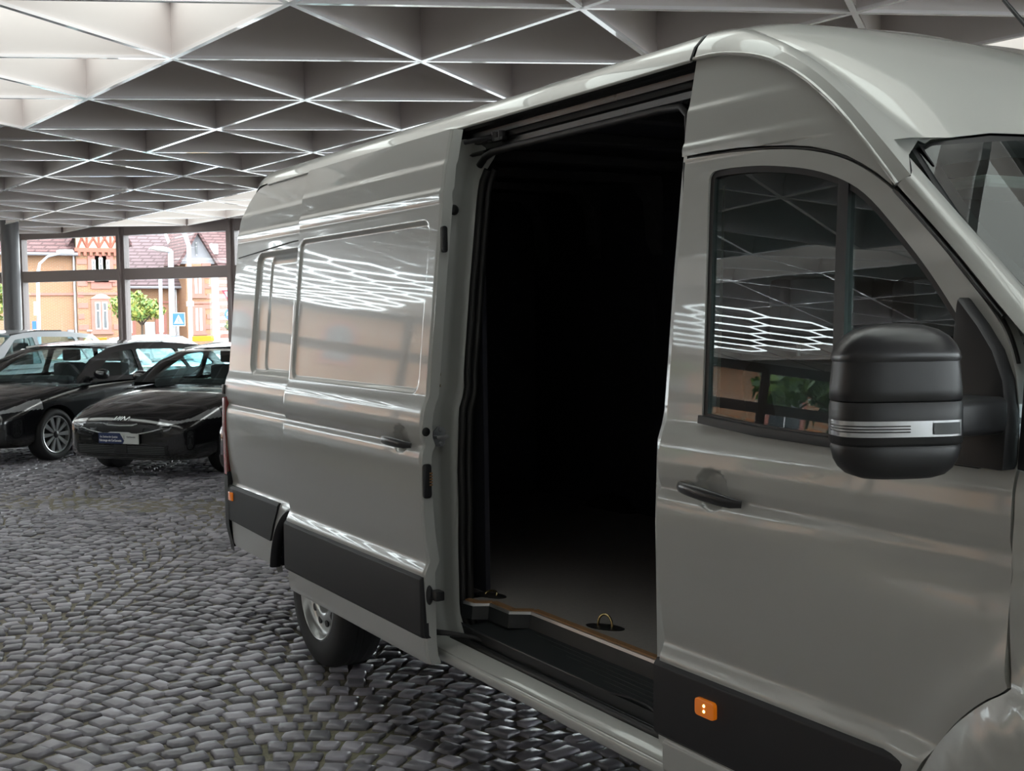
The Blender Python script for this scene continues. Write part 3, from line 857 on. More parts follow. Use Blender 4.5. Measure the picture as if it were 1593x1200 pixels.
hood = [[(4.68, y, 1.19 + .03 * math.sin((y) / 2.04 * PI)) for y in np.linspace(.07, 1.97, 13)], [(4.95, y, 1.11 + .05 * math.sin(y / 2.04 * PI)) for y in np.linspace(.10, 1.94, 13)],
        [(5.20 + .06 * math.sin(y / 2.04 * PI), y, .98 + .05 * math.sin(y / 2.04 * PI)) for y in np.linspace(.20, 1.84, 13)], [(5.33 + .1 * math.sin(y / 2.04 * PI), y, .78) for y in np.linspace(.28, 1.76, 13)],
        [(5.36 + .1 * math.sin(y / 2.04 * PI), y, .40) for y in np.linspace(.28, 1.76, 13)]]
vp(MB().grid(hood).build('bonnet', 'paint', smooth=50))
vp(MB().box((5.36, .35, .32), (5.50, 1.69, .62)).build('front_bumper', 'trim_black', bevel=.04, smooth=40))

# ---- sill below the doors
def sill_sweep(name, prof, x0, x1, m_, smooth=35, n=2):
    return vp(MB().grid([[(x, y, z) for y, z in prof] for x in np.linspace(x0, x1, n)]).build(name, m_, smooth=smooth))
SILL = [(.16, .375), (.035, .385), (.014, .392), (.004, .398), (.0, .405), (.0, .428), (.003, .433), (.008, .436), (.008, .441), (.012, .446), (.050, .466), (.060, .470), (.067, .466), (.070, .455), (.075, .455)]
sill_sweep('sill', SILL, 0.55, 2.95, 'paint')
sill_sweep('sill_seal', [(.070, .455), (.070, .472), (.076, .482), (.086, .484), (.094, .478), (.096, .455)], 1.50, 2.95, 'rubber', 60)
sill_sweep('sill_rail', [(.096, .455), (.096, .478), (.108, .486), (.118, .486), (.118, .470), (.128, .470), (.128, .492)], 1.50, 2.95, 'rail_dark')
SP = [(2.948, .400), (3.80, .400), (3.80, .514), (2.948, .514)]
vp(skin('sill_panel', round_poly(SP, [.03, 0, 0, .012]), [], lambda x, z: -.002 + .02 * sstep((.43 - z) / .035) + .006 * sstep((z - .50) / .014), 'paint', None, xs=np.arange(2.96, 3.8, .1), zs=[.405, .41, .415, .42, .425, .43, .44, .50, .505, .51], rim=.05))

# ---- load floor, entrance step
FLO = [(1.555, .115), (1.615, .125), (1.650, .178), (1.800, .178), (1.848, .243), (2.90, .248), (2.90, 1.93), (-.74, 1.93), (-.74, .23), (1.555, .23)]
fo = MB().prism(FLO, lambda a, b, d: (a, b, d), .604, .62).build('load_floor', 'cargo_floor'); vp(fo)
edge = FLO[0:6]
eb = MB()
for a, b in zip(edge[:-1], edge[1:]):
    a, b = np.array(a), np.array(b); t_ = (b - a) / np.linalg.norm(b - a); nrm = np.array([t_[1], -t_[0]])
    q = [a, b, b - nrm * .022, a - nrm * .022]
    eb.add([(p[0], p[1], z) for z in (.612, .6225) for p in (a + nrm * .004, b + nrm * .004, b - nrm * .020, a - nrm * .020)],
           [(0, 3, 2, 1), (4, 5, 6, 7), (0, 1, 5, 4), (1, 2, 6, 5), (2, 3, 7, 6), (3, 0, 4, 7)])
vp(eb.build('floor_edge', 'plywood_edge'))
rows_ = []
for a in edge:
    rows_.append([(a[0], a[1] - .006, .612), (a[0], a[1] - .014, .606), (a[0], a[1] - .020, .555)])
st = MB().grid(rows_)
rows_ = [[(a[0], a[1] - .004, .617), (a[0], a[1] - .012, .6165), (a[0], a[1] - .014, .606)] for a in edge]
vp(MB().grid(rows_).build('step_edge_strip', 'steel', smooth=50))
# tread, falling slightly outwards, with fine ribs
st.add([(1.50, .10, .520), (2.90, .10, .520), (2.90, .235, .556), (1.835, .23, .556), (1.79, .165, .545), (1.63, .165, .545), (1.60, .11, .530), (1.54, .10, .53)], [(0, 1, 2, 3, 4, 5, 6, 7)])
st.add([(1.50, .10, .520), (2.90, .10, .520), (2.90, .098, .47), (1.50, .098, .47)], [(0, 3, 2, 1)])
vp(st.build('entrance_step', 'step', smooth=30))
for k in range(6):
    yy = .118 + k * .018; zz = .520 + (yy - .10) * .267
    vp(MB().box((1.66 if yy < .16 else 1.86, yy - .0015, zz), (2.90, yy + .0015, zz + .0022)).build('tread_rib', 'plastic_satin'))
vp(MB().tube([(1.62, .099, .521), (2.2, .099, .521), (2.55, .099, .523), (2.65, .101, .535), (2.74, .101, .535), (2.80, .099, .523), (2.90, .099, .521)], .005, 6).build('step_nose', 'plastic_satin', smooth=60))
def lashing(x, y, ang, up):
    base_ = MB().lathe([(0, .0), (.045, .0), (.05, .002), (.05, .004), (0, .004)], 24, (x, y, .619), 'z')
    b_ = base_.build('lashing_cup', 'plastic_black', smooth=40); b_.data.transform(Matrix.Translation((x, y, 0)) @ Matrix.Rotation(ang, 4, 'Z') @ Matrix.Diagonal((1.5, 0.75, 1, 1)) @ Matrix.Translation((-x, -y, 0)))
    vp(b_)
    pts = [(x + .028 * math.cos(a) * math.cos(ang), y + .028 * math.cos(a) * math.sin(ang) + (1 - up) * .02 * math.sin(a), .622 + up * .045 * math.sin(a) ** 0.8) for a in np.linspace(0.02, PI - 0.02, 14)]
    vp(MB().tube(pts, .0045, 8).build('lashing_ring', 'brass', smooth=60))
lashing(1.555, .225, .35, .35)
lashing(2.195, .325, .45, 1.0)

# ---- cargo interior
ins = MB()
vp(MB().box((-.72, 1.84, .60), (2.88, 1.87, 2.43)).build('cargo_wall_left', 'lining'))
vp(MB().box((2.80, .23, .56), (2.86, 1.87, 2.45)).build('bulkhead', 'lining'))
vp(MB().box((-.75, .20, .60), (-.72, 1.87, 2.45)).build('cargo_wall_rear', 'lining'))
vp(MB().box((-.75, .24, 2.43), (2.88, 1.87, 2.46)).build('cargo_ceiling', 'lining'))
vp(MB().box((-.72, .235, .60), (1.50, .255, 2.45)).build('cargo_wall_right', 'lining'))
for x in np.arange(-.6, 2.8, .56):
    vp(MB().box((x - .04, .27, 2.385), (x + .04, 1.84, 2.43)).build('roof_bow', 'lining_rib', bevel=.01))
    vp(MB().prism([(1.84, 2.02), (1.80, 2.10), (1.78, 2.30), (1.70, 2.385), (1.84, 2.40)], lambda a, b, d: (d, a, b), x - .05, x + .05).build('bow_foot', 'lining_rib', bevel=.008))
for x in np.arange(-.45, 2.2, 1.12):
    vp(MB().prism(round_poly([(x, .75), (x + .95, .75), (x + .95, 1.85), (x, 1.85)], .06), lambda a, b, d: (a, d, b), 1.825, 1.84).build('wall_panel', 'lining', bevel=.004))
vp(MB().box((.55, .30, .24), (3.9, 1.75, .48)).build('underfloor_light_block', 'lining'))  # unseen box standing in for the underbody, added to block light beneath the van
vp(MB().box((-1.0, .38, .42), (5.2, 1.66, .48)).build('underbody', 'lining'))

# ---- rear jamb of the opening, front jamb, top rail
JP = [(1.33, .000), (1.385, .004), (1.415, .016), (1.432, .040), (1.438, .066), (1.452, .080), (1.495, .088), (1.515, .100), (1.520, .118)]
zj = list(np.arange(.40, 2.44, .04))
def jx(z):  # the pillar foot and head sweep forward in a curve
    return .10 * sstep((.60 - z) / .16) ** 1.6 + .10 * sstep((z - 2.20) / .16) ** 1.6
rows_ = [[(x + jx(z) * (k / 8), float(plain(np.array([z]))[0]) + y, z) for k, (x, y) in enumerate(JP)] for z in zj]
vp(MB().grid(rows_).build('rear_door_jamb', 'paint_inner', smooth=45))
sl_ = [(1.520 + min(jx(z), .07), float(plain(np.array([z]))[0]) + .122, z) for z in zj if z < 2.31]
wob = [(x + .018 * math.exp(-((z - 1.5) / .12) ** 2) * 0 + .016 * sstep((1.52 - z) / .12) - .012 * sstep((1.0 - z) / .2), y, z) for x, y, z in sl_]
vp(MB().tube(wob, .017, 10).build('jamb_seal', 'rubber', smooth=60))
vp(MB().tube([(x + .022, y + .02, z) for x, y, z in wob], .014, 8).build('jamb_inner_seal', 'rubber', smooth=60))
vp(MB().grid([[(2.95, float(plain(np.array([z]))[0]) + .03, z), (2.86, float(plain(np.array([z]))[0]) + .05, z), (2.83, float(plain(np.array([z]))[0]) + .12, z)] for z in zj]).build('front_door_jamb', 'paint_inner', smooth=45))
RAIL = [(.150, 2.432), (.158, 2.428), (.170, 2.424), (.185, 2.428), (.215, 2.430), (.225, 2.424), (.228, 2.405), (.215, 2.396), (.212, 2.378), (.222, 2.372), (.224, 2.352), (.205, 2.345), (.198, 2.337), (.205, 2.330), (.23, 2.332)]
def rail_x(k, n=30):
    x = np.linspace(1.40, 2.90, n)[k]; return x, .018 * sstep((x - 2.6) / .3) * 0
vp(MB().grid([[(x, y, z) for y, z in RAIL[:5]] for x in (1.40, 2.92)]).build('gutter', 'rail_dark', smooth=30))
vp(MB().grid([[(x, y, z) for y, z in RAIL[4:]] for x in (1.40, 2.92)]).build('upper_rail', 'rail_dark', smooth=30))
vp(MB().tube([(1.56, .200, 2.29), (1.60, .202, 2.318), (1.66, .203, 2.330), (1.8, .203, 2.333), (2.70, .203, 2.333), (2.79, .203, 2.328), (2.825, .201, 2.30), (2.832, .198, 2.25), (2.834, .19, 2.1), (2.834, .15, 1.6), (2.834, .12, 1.2), (2.834, .12, .62)], .014, 10).build('upper_seal', 'rubber', smooth=60))
ra = MB(); ra.tube([(1.600, .115, 2.368), (1.65, .15, 2.374), (1.70, .185, 2.38)], .009, 8); ra.lathe([(0, -.02), (.018, -.02), (.018, .012), (0, .012)], 14, (1.70, .195, 2.385), 'z'); ra.lathe([(0, -.02), (.016, -.02), (.016, .012), (0, .012)], 14, (1.745, .195, 2.385), 'z'); ra.box((1.66, .18, 2.362), (1.77, .20, 2.374))
vp(ra.build('roller_arm', 'rail_dark', smooth=40))
# hardware on the jamb
hb = MB(); hb.box((1.432, .015, 1.442), (1.452, .075, 1.452)); hb.box((1.432, .015, 1.485), (1.452, .075, 1.497)); hb.box((1.430, .015, 1.45), (1.437, .075, 1.487))
hb.lathe([(0, 0), (.014, 0), (.014, .028), (0, .028)], 14, (1.447, .045, 1.455), 'z')
vp(hb.build('centre_hinge_plate', 'brass', bevel=.002))
sp = MB(); sp.prism([(.033 * math.cos(a), .042 * math.sin(a)) for a in np.linspace(0, 2 * PI, 8, endpoint=False) + PI / 8], lambda a, b, d: (d + 1.462, .060 + a, 1.250 + b), 0, .006)
sp.tube([(1.466, .035, 1.250), (1.488, .037, 1.250), (1.492, .060, 1.250), (1.488, .080, 1.250), (1.468, .083, 1.250)], .007, 8)
for dz in (-.028, .028): sp.lathe([(0, .012), (.006, .011), (.009, .006)], 10, (1.462, .060, 1.250 + dz), 'x')
vp(sp.build('striker', 'steel', smooth=40))
vp(MB().lathe([(0, .010), (.012, .009), (.020, .003), (.021, 0)], 18, (1.440, .150, 2.130), 'x').build('rubber_buffer', 'rubber', smooth=50))
vp(MB().tube([(1.56, -.02, .512), (1.60, .02, .510), (1.66, .09, .498), (1.70, .11, .492)], [.012, .010, .009, .012], 8).build('lower_roller_arm', 'plastic_black', smooth=50))

# ---- sliding door, pushed back and standing proud of the flank
SDO, SX0, SX1 = -.080, .085, 1.585
def y_sd(x, z):
    y = base(z) + SDO
    y = y + .011 * sstep((.004 - rrect(x, z, .13, 1.505, 1.425, 2.083, .05)) / .022)
    y = y + cup(x, z, 1.405, 1.246, .070, .056, .026)
    y = y + edge_in(x, SX0, SX1, .012, .010)
    return y
SDP = [(SX0, .404), (SX1, .404), (SX1 + .006, .50), (SX1, .60), (SX1, 2.415), (SX0, 2.415)]
SDP = [(SX0 + .02, .400), (SX1 + .012, .400), (SX1, .47), (SX1, 2.418), (SX0 + .03, 2.418), (SX0, 2.38), (SX0, .47)]
zsd = sorted(set(zrange(.41, 2.42) + list(np.round(np.arange(1.395, 1.46, .007), 4)) + list(np.round(np.arange(2.05, 2.10, .006), 4)) + list(np.round(np.arange(1.19, 1.31, .01), 4))))
sd = vp(skin('sliding_door', SDP, [], y_sd, 'paint', None, xs=sorted(set(np.round(np.r_[np.arange(.091, .11, .006), np.arange(.115, .17, .008), np.arange(.18, 1.48, .05), np.arange(1.33, 1.49, .012), np.arange(1.48, 1.53, .007), np.arange(1.53, 1.58, .006)], 4))), zs=zsd, rim=.040))
# inner shell closes the back of the door
vp(MB().grid([[(x, float(base(np.array([z]))[0]) + SDO + .041, z) for z in np.linspace(.42, 2.40, 24)] for x in (SX0 + .004, SX1 - .004)]).build('door_inner_shell', 'paint_inner', smooth=50))
o = vp(skin('sliding_door_trim', [(SX0 - .004, .500), (SX1 + .002, .500), (SX1 - .006, .735), (SX1 - .010, .742), (SX0 - .004, .742)], [], lambda x, z: trim_y(.50, .742)(x, z) + SDO + .010 * sstep((x - SX1 + .016) / .016), 'trim_black', None, xs=[SX1 - .016, SX1 - .010, SX1 - .005], zs=[.504, .508, .512, .722, .727, .732, .737], rim=.02))
handle('sliding_door_handle', 1.262, 1.500, 1.234, 1.228, SDO - .006)
# pocket plug, latch, hold-open catch on the door's front edge
ed = SX1 + .001
vp(MB().lathe([(0, .0035), (.014, .0035), (.016, .002), (.017, 0)], 20, (ed, SDO + .020, 1.285), 'x').build('edge_plug', 'rubber', smooth=50))
la = MB().prism(round_poly([(SDO + .000, 1.035), (SDO + .036, 1.035), (SDO + .036, 1.165), (SDO + .000, 1.165)], .014, 4), lambda a, b, d: (ed + d, a, b), 0, .010).build('door_latch', 'plastic_black', bevel=.003, smooth=40); vp(la)
for k in range(5):
    MB().box((ed + .008, SDO + .026, 1.082 + k * .011), (ed + .0125, SDO + .038, 1.088 + k * .011)).build('latch_contact', 'plywood_edge', la)
ca_ = MB().lathe([(0, .012), (.022, .012), (.032, .004), (.033, 0)], 20, (ed, SDO + .022, .665), 'x').build('edge_catch', 'plastic_black', smooth=50)
ca_.data.transform(Matrix.Translation((0, SDO + .022, .665)) @ Matrix.Diagonal((1, .45, 1.15, 1)) @ Matrix.Translation((0, -SDO - .022, -.665))); vp(ca_)
vp(MB().box((ed, SDO + .025, .648), (ed + .05, SDO + .062, .685)).build('edge_catch_block', 'plastic_black', bevel=.006, smooth=40))
vp(MB().prism(round_poly([(SDO + .094, 1.955), (SDO + .118, 1.955), (SDO + .118, 2.055), (SDO + .094, 2.055)], .012, 4), lambda a, b, d: (ed + d, a + 0.0, b), -.002, .014).build('upper_edge_latch', 'plastic_black', bevel=.003, smooth=40))

# ---- fixed rear quarter
def y_rq(x, z):
    y = base(z)
    d = rrect(x, z, -.735, .9, 1.415, 2.062, .07)
    y = y + .020 * sstep((.004 - d) / .03)
    d2 = rrect(x, z, -.555, .9, 1.43, 2.035, .06)
    y = y + .008 * sstep((.004 - d2) / .025)
    y = y + .010 * sstep((.012 - np.abs(rrect(x, z, -.645, -.625, 1.50, 1.60, .008)) * 1.0 - 0.0) / .01) * 0
    y = y + .10 * np.clip((-1.10 - x) / .12, 0, 1.2) ** 2.2
    return y
RA = [(.10 + .42 * math.cos(a), .37 + .42 * math.sin(a)) for a in np.linspace(0.07, PI - .07, 30)]
RQ = [(-1.06, .80), (-1.06, 1.27), (-1.10, 1.29), (-1.10, 2.20), (-1.085, 2.255), (-1.05, 2.305), (-.99, 2.36), (-.92, 2.40), (-.84, 2.425), (-.76, 2.436), (1.38, 2.436), (1.38, .43), (RA[0][0], .43)] + RA[:] + [(RA[-1][0], .43), (-.98, .432), (-1.02, .445), (-1.035, .56), (-1.045, .78)]
vp(skin('rear_quarter_panel', RQ, [], y_rq, 'paint', None, xs=sorted(set(np.round(np.r_[np.arange(-1.09, -.95, .012), np.arange(-.94, -.78, .05), np.arange(-.77, -.49, .010), np.arange(-.48, .2, .05), np.arange(.3, 1.4, .2)], 4))), zs=sorted(set(zrange(.43, 2.44) + list(np.round(np.arange(1.395, 1.47, .007), 4)) + list(np.round(np.arange(2.02, 2.08, .006), 4)))), rim=.03))
TR = [(-1.055, .575), (-.36, .560), (-.30, .66), (-.235, .745), (-.23, .772), (-1.055, .772)]
vp(skin('rear_trim', TR, [], lambda x, z: -.012 + .010 * sstep((z - .755) / .02) + .10 * np.clip((-1.10 - x) / .12, 0, 1.2) ** 2.2, 'trim_black', None, xs=[-1.0], zs=[.755, .76, .765, .77], rim=.02))
vp(MB().tube([(.10 + .412 * math.cos(a), -.004, .37 + .412 * math.sin(a)) for a in np.linspace(.16, PI - .16, 26)], [(.016, .030)] * 26, 8).build('wheel_arch_lip', 'trim_black', smooth=60))
wa = np.linspace(.15, PI - .15, 24)
rw = MB().grid([[(.10 + .42 * math.cos(a), y_, .37 + .42 * math.sin(a)) for a in wa] for y_ in (.01, .36)])
rw.add([(.10 + .42 * math.cos(a), .36, .37 + .42 * math.sin(a)) for a in wa], [tuple(range(24))]); vp(rw.build('wheel_well', 'lining'))
o = MB().box((-1.035, -.020, .690), (-.965, -.008, .738)).build('rear_marker_lamp', 'orange_lens', bevel=.004, smooth=40); vp(o)
# tail lamp wraps the corner
rnd_ = lambda x: .10 * max(0.0, min(1.2, (-1.10 - x) / .12)) ** 2.2
tl = []
for z in np.linspace(.83, 1.265, 12):
    xa = -1.064 - .012 * math.sin((z - .83) / .435 * PI) * 0; lean = .0 + .012 * (z - .83)
    tl.append([(x_ - lean, float(plain(np.array([z]))[0]) - .010 + rnd_(x_), z) for x_ in np.linspace(xa, -1.19, 9)] + [(-1.215, float(plain(np.array([z]))[0]) + .16, z)])
vp(MB().grid(tl).build('tail_lamp', 'red_lens', smooth=60))
rb = []
for z in np.linspace(.40, .825, 10):
    tuck = .05 * float(sstep((.56 - z) / .16))
    rb.append([(x_ + tuck * .9, -.014 + tuck * .3 + rnd_(x_), z) for x_ in np.linspace(-1.048, -1.20, 9)] + [(-1.235 + tuck, .18, z)])
vp(MB().grid(rb).build('rear_bumper_corner', 'trim_black', smooth=60))
vp(MB().box((-1.24, .16, .40), (-1.06, 1.88, .60)).build('rear_bumper', 'trim_black', bevel=.03, smooth=40))
# rear face and doors
rf = MB()
rows_ = []
for z in np.linspace(.55, 2.30, 12):
    off = float(plain(np.array([z]))[0]); xx = -1.17 + .02 * ((z - .55) / 1.75) + .05 * sstep((z - 2.1) / .2)
    rows_.append([(xx + .06, off + .075, z), (xx + .015, off + .10, z), (xx, off + .14, z)] + [(xx, y, z) for y in np.linspace(off + .2, 2.04 - off - .2, 6)] + [(xx, 2.04 - off - .14, z), (xx + .06, 2.04 - off - .05, z)])
vp(MB().grid(rows_).build('rear_doors', 'paint', smooth=50))
vp(MB().box((-1.130, -.012, 1.285), (-1.085, .03, 1.340)).build('rear_door_hinge', 'plastic_black', bevel=.008, smooth=40))
vp(MB().tube([(x, .118 + .0, 2.052) if False else (x, float(base(np.array([2.05]))[0]) - .001, 2.052 + .047 * min(1, (x + 1.09) / .9)) for x in np.linspace(-1.06, .1, 14)], .003, 6).build('quarter_seam', 'rubber', smooth=60))
# left flank
LEFT = [(-1.10, .45), (5.2, .45), (5.2, .98), (4.6, 1.25), (4.09, 1.55), (3.77, 1.96), (3.5, 2.22), (3.11, 2.41), (2.92, 2.436), (-.76, 2.436), (-1.05, 2.3), (-1.10, 2.16)]
vp(skin('left_flank', LEFT, [], lambda x, z: 2.04 - plain(z) - .18 * np.clip((x - 5.0) / .3, 0, 1) ** 2, 'paint', None, xs=np.arange(-1, 5.2, .3), zs=np.arange(.5, 2.42, .06), rim=.03, side=1))

# ---- wheels
def steel_wheel(x, y, s):
    w_ = empty('wheel')
    vp(w_)
    R, wd = .352, .225
    tp = [(.215, .012), (.222, .0), (.26, -.006), (.315, -.002), (.335, .010), (R - .006, .028), (R, .05), (R, wd - .05), (R - .006, wd - .028), (.335, wd - .01), (.26, wd + .004), (.215, wd)]
    def fl(P): return [(r, y + s * h) for r, h in P]
    MB().lathe(fl(tp), 48, (x, 0, R), 'y', close=True).build('tyre', 'tyre', w_, smooth=40)
    for h in (.075, .11, .15):
        MB().lathe(fl([(R + .001, h - .006), (R + .002, h), (R + .001, h + .006)]), 40, (x, 0, R), 'y').build('tread_groove', 'rubber', w_, smooth=40)
    rp = [(.214, .014), (.218, .004), (.212, .000), (.204, .006), (.198, .028), (.188, .040), (.178, .044), (.165, .05), (.150, .045), (.120, .032), (.098, .030), (.085, .040), (.075, .060), (.045, .066), (.040, .052), (0, .050)]
    MB().lathe(fl(rp), 48, (x, 0, R), 'y').build('rim', 'rim_silver', w_, smooth=50)
    if s > 0 and x < 2:
        for k in range(10):
            a = k * 2 * PI / 10
            MB().lathe([(0, .0335), (.019, .0335), (.020, .040)], 12, (x + .138 * math.cos(a), y, R + .138 * math.sin(a)), 'y').build('rim_hole', 'rubber', w_, smooth=40)
        for k in range(5):
            a = k * 2 * PI / 5 + .3
            MB().lathe([(0, .038), (.011, .040), (.011, .062)], 6, (x + .06 * math.cos(a), y, R + .06 * math.sin(a)), 'y').build('wheel_nut', 'steel', w_, smooth=30)
    return w_
steel_wheel(.10, .058, 1); steel_wheel(.10, 1.98, -1); steel_wheel(4.38, .06, 1); steel_wheel(4.38, 1.98, -1)

# ---- exterior mirror
mir = vp(empty('door_mirror'))
def mir_sec(z, a, b, yc=-.252, xc=4.00, n=36, p=3.6):
    out = []
    for k in range(n):
        t_ = 2 * PI * k / n; c_, s_ = math.cos(t_), math.sin(t_)
        xx = b * math.copysign(abs(s_) ** (2 / p), s_)
        if s_ < 0: xx *= 0.55
        a_ = a * .715; yy = a_ * math.copysign(abs(c_) ** (2 / p), c_); xx = xx * .85 + .02
        ct, st_ = math.cos(-.47), math.sin(-.47)
        out.append((xc + ct * xx - st_ * yy, yc + st_ * xx + ct * yy, z))
    return out
def mir_body(name, levels, m_, capb=True, capt=True, **kw):
    R_ = [mir_sec(z, a, b, **kw) for z, a, b in levels]; n = len(R_[0]); mb = MB()
    fs = [(i * n + k, i * n + (k + 1) % n, (i + 1) * n + (k + 1) % n, (i + 1) * n + k) for i in range(len(R_) - 1) for k in range(n)]
    if capb: fs.append(tuple(range(n))[::-1])
    if capt: fs.append(tuple((len(R_) - 1) * n + k for k in range(n)))
    return mb.add([p for r in R_ for p in r], fs).build(name, m_, mir, smooth=50)
mir_body('mirror_cap', [(1.628, .1635, .092), (1.634, .166, .095), (1.645, .162, .094), (1.660, .152, .090), (1.675, .134, .080), (1.687, .108, .066), (1.695, .072, .046), (1.699, .03, .02)], 'plastic_satin')
mir_body('mirror_shell', [(1.552, .166, .088), (1.556, .170, .092), (1.575, .170, .093), (1.628, .1625, .090)], 'plastic_black')
mir_body('mirror_band', [(1.470, .166, .090), (1.475, .171, .095), (1.540, .171, .095), (1.552, .168, .092)], 'plastic_black')
mir_body('mirror_lower_shell', [(1.402, .06, .035), (1.405, .10, .055), (1.412, .128, .070), (1.425, .148, .080), (1.44, .160, .086), (1.464, .168, .090), (1.470, .165, .088)], 'plastic_black')
# turn signal set into the band's outer front
sec = mir_sec(1.5, .1735, .0975, n=120)
ids = [k for k in range(120) if 14 <= k <= 61]
o = MB().grid([[(sec[k][0], sec[k][1], z) for k in ids] for z in (1.488, 1.494, 1.512, 1.518)]).build('turn_signal', 'clear_lens', mir, smooth=60)
for zz in (1.4975, 1.503, 1.5085):
    MB().tube([(sec[k][0] * 1.0 + .0015, sec[k][1], zz) for k in ids if 30 <= k <= 60], .0012, 5).build('signal_rib', 'rim_dark', o)
MB().grid([[(sec[k][0] + .003, sec[k][1] - .001, z) for k in range(16, 28)] for z in (1.492, 1.514)]).build('signal_module', 'window_dark', o, smooth=60)
arm = MB(); arm.prism(round_poly([(3.955, 1.468), (4.075, 1.474), (4.075, 1.548), (3.955, 1.548)], .015, 3), lambda a, b, d: (a, d, b), -.16, .0)
arm.build('mirror_arm', 'plastic_black', mir, bevel=.004, smooth=40)
SAIL = [(3.925, 1.402), (4.080, 1.400), (4.077, 1.50), (4.060, 1.580), (4.03, 1.640), (3.99, 1.690), (3.93, 1.752)]
sa = MB().prism(SAIL, lambda a, b, d: (a, float(plain(np.array([b]))[0]) + d, b), -.040, .02).build('mirror_sail', 'plastic_black', mir, bevel=.012, smooth=40)
MB().prism(round_poly([(-.10, 1.43), (.10, 1.43), (.10, 1.655), (-.10, 1.655)], .04, 4), lambda a, b, d: (4.0 + a * .453 - d * .891, -.243 + a * .891 + d * .453, b), .040, .052).build('mirror_glass', 'chrome', mir)

# ---- antenna
an = MB().tube([(3.47, 1.02, 2.385), (3.43, 1.02, 2.432), (3.268, 1.02, 2.625)], [.012, .008, .0065], 8).build('antenna', 'plastic_black', smooth=60); vp(an)

# ---- cab interior
cab = MB()
vp(MB().grid([[(x, y, 2.12 + .04 * math.sin(y / 2.04 * PI) - (.0 if x < 3.6 else (x - 3.6) * .12)) for y in np.linspace(.14, 1.9, 7)] for x in (2.9, 3.3, 3.7)]).build('headliner', 'cab_light', smooth=60))
vp(MB().box((2.885, .13, .6), (2.90, 1.91, 2.15)).build('cab_rear_wall', 'cab_dark'))
vp(MB().box((2.95, .15, .45), (4.5, 1.9, .50)).build('cab_floor', 'cab_dark'))
def seat(y, wd):
    s_ = vp(empty('seat'))
    MB().box((3.10, y - wd / 2, .78), (3.60, y + wd / 2, .95)).build('seat_base', 'seat', s_, bevel=.05, smooth=50)
    MB().prism([(3.16, .90), (3.02, 1.55), (3.08, 1.60), (3.15, 1.57), (3.30, .93)], lambda a, b, d: (a, d, b), y - wd / 2, y + wd / 2).build('seat_back', 'seat', s_, bevel=.035, smooth=50)
    MB().box((3.02, y - .13, 1.63), (3.12, y + .13, 1.82)).build('headrest', 'seat', s_, bevel=.035, smooth=50)
    MB().tube([(3.07, y - .05, 1.55), (3.07, y - .05, 1.65)], .006, 6).build('headrest_post', 'steel', s_)
seat(.45, .48); seat(.95, .44); seat(1.60, .50)
vp(MB().prism([(4.12, .80), (4.10, 1.15), (4.22, 1.28), (4.75, 1.16), (4.75, .80)], lambda a, b, d: (a, d, b), .12, 1.92).build('dashboard', 'cab_dark', bevel=.03, smooth=40))
sw = [(4.08 - .06 * math.sin(a), 1.58 + .19 * math.cos(a), 1.22 + .17 * math.sin(a)) for a in np.linspace(0, 2 * PI, 28, endpoint=False)]
vp(MB().tube(sw, .014, 8, closed=True).build('steering_wheel', 'cab_dark', smooth=60))
vp(MB().tube([(2.965, .20, 2.08), (2.97, .185, 1.75), (2.985, .16, 1.42)], [(.022, .003)] * 3, 8).build('cab_pale_strip', 'cab_light', smooth=60))  # pale upright strip just behind the door window
vp(MB().box((3.56, .28, 2.00), (3.80, .80, 2.03)).build('sun_visor', 'cab_light', bevel=.01))
vp(MB().tube([(3.80, .14, 1.88), (3.86, .18, 1.84), (3.95, .18, 1.74), (4.0, .15, 1.66)], .015, 8).build('grab_handle', 'cab_light', smooth=60))
# ================================================================== PARKED CARS
from mathutils.bvhtree import BVHTree
HEAD = math.atan2(E2[1], E2[0])

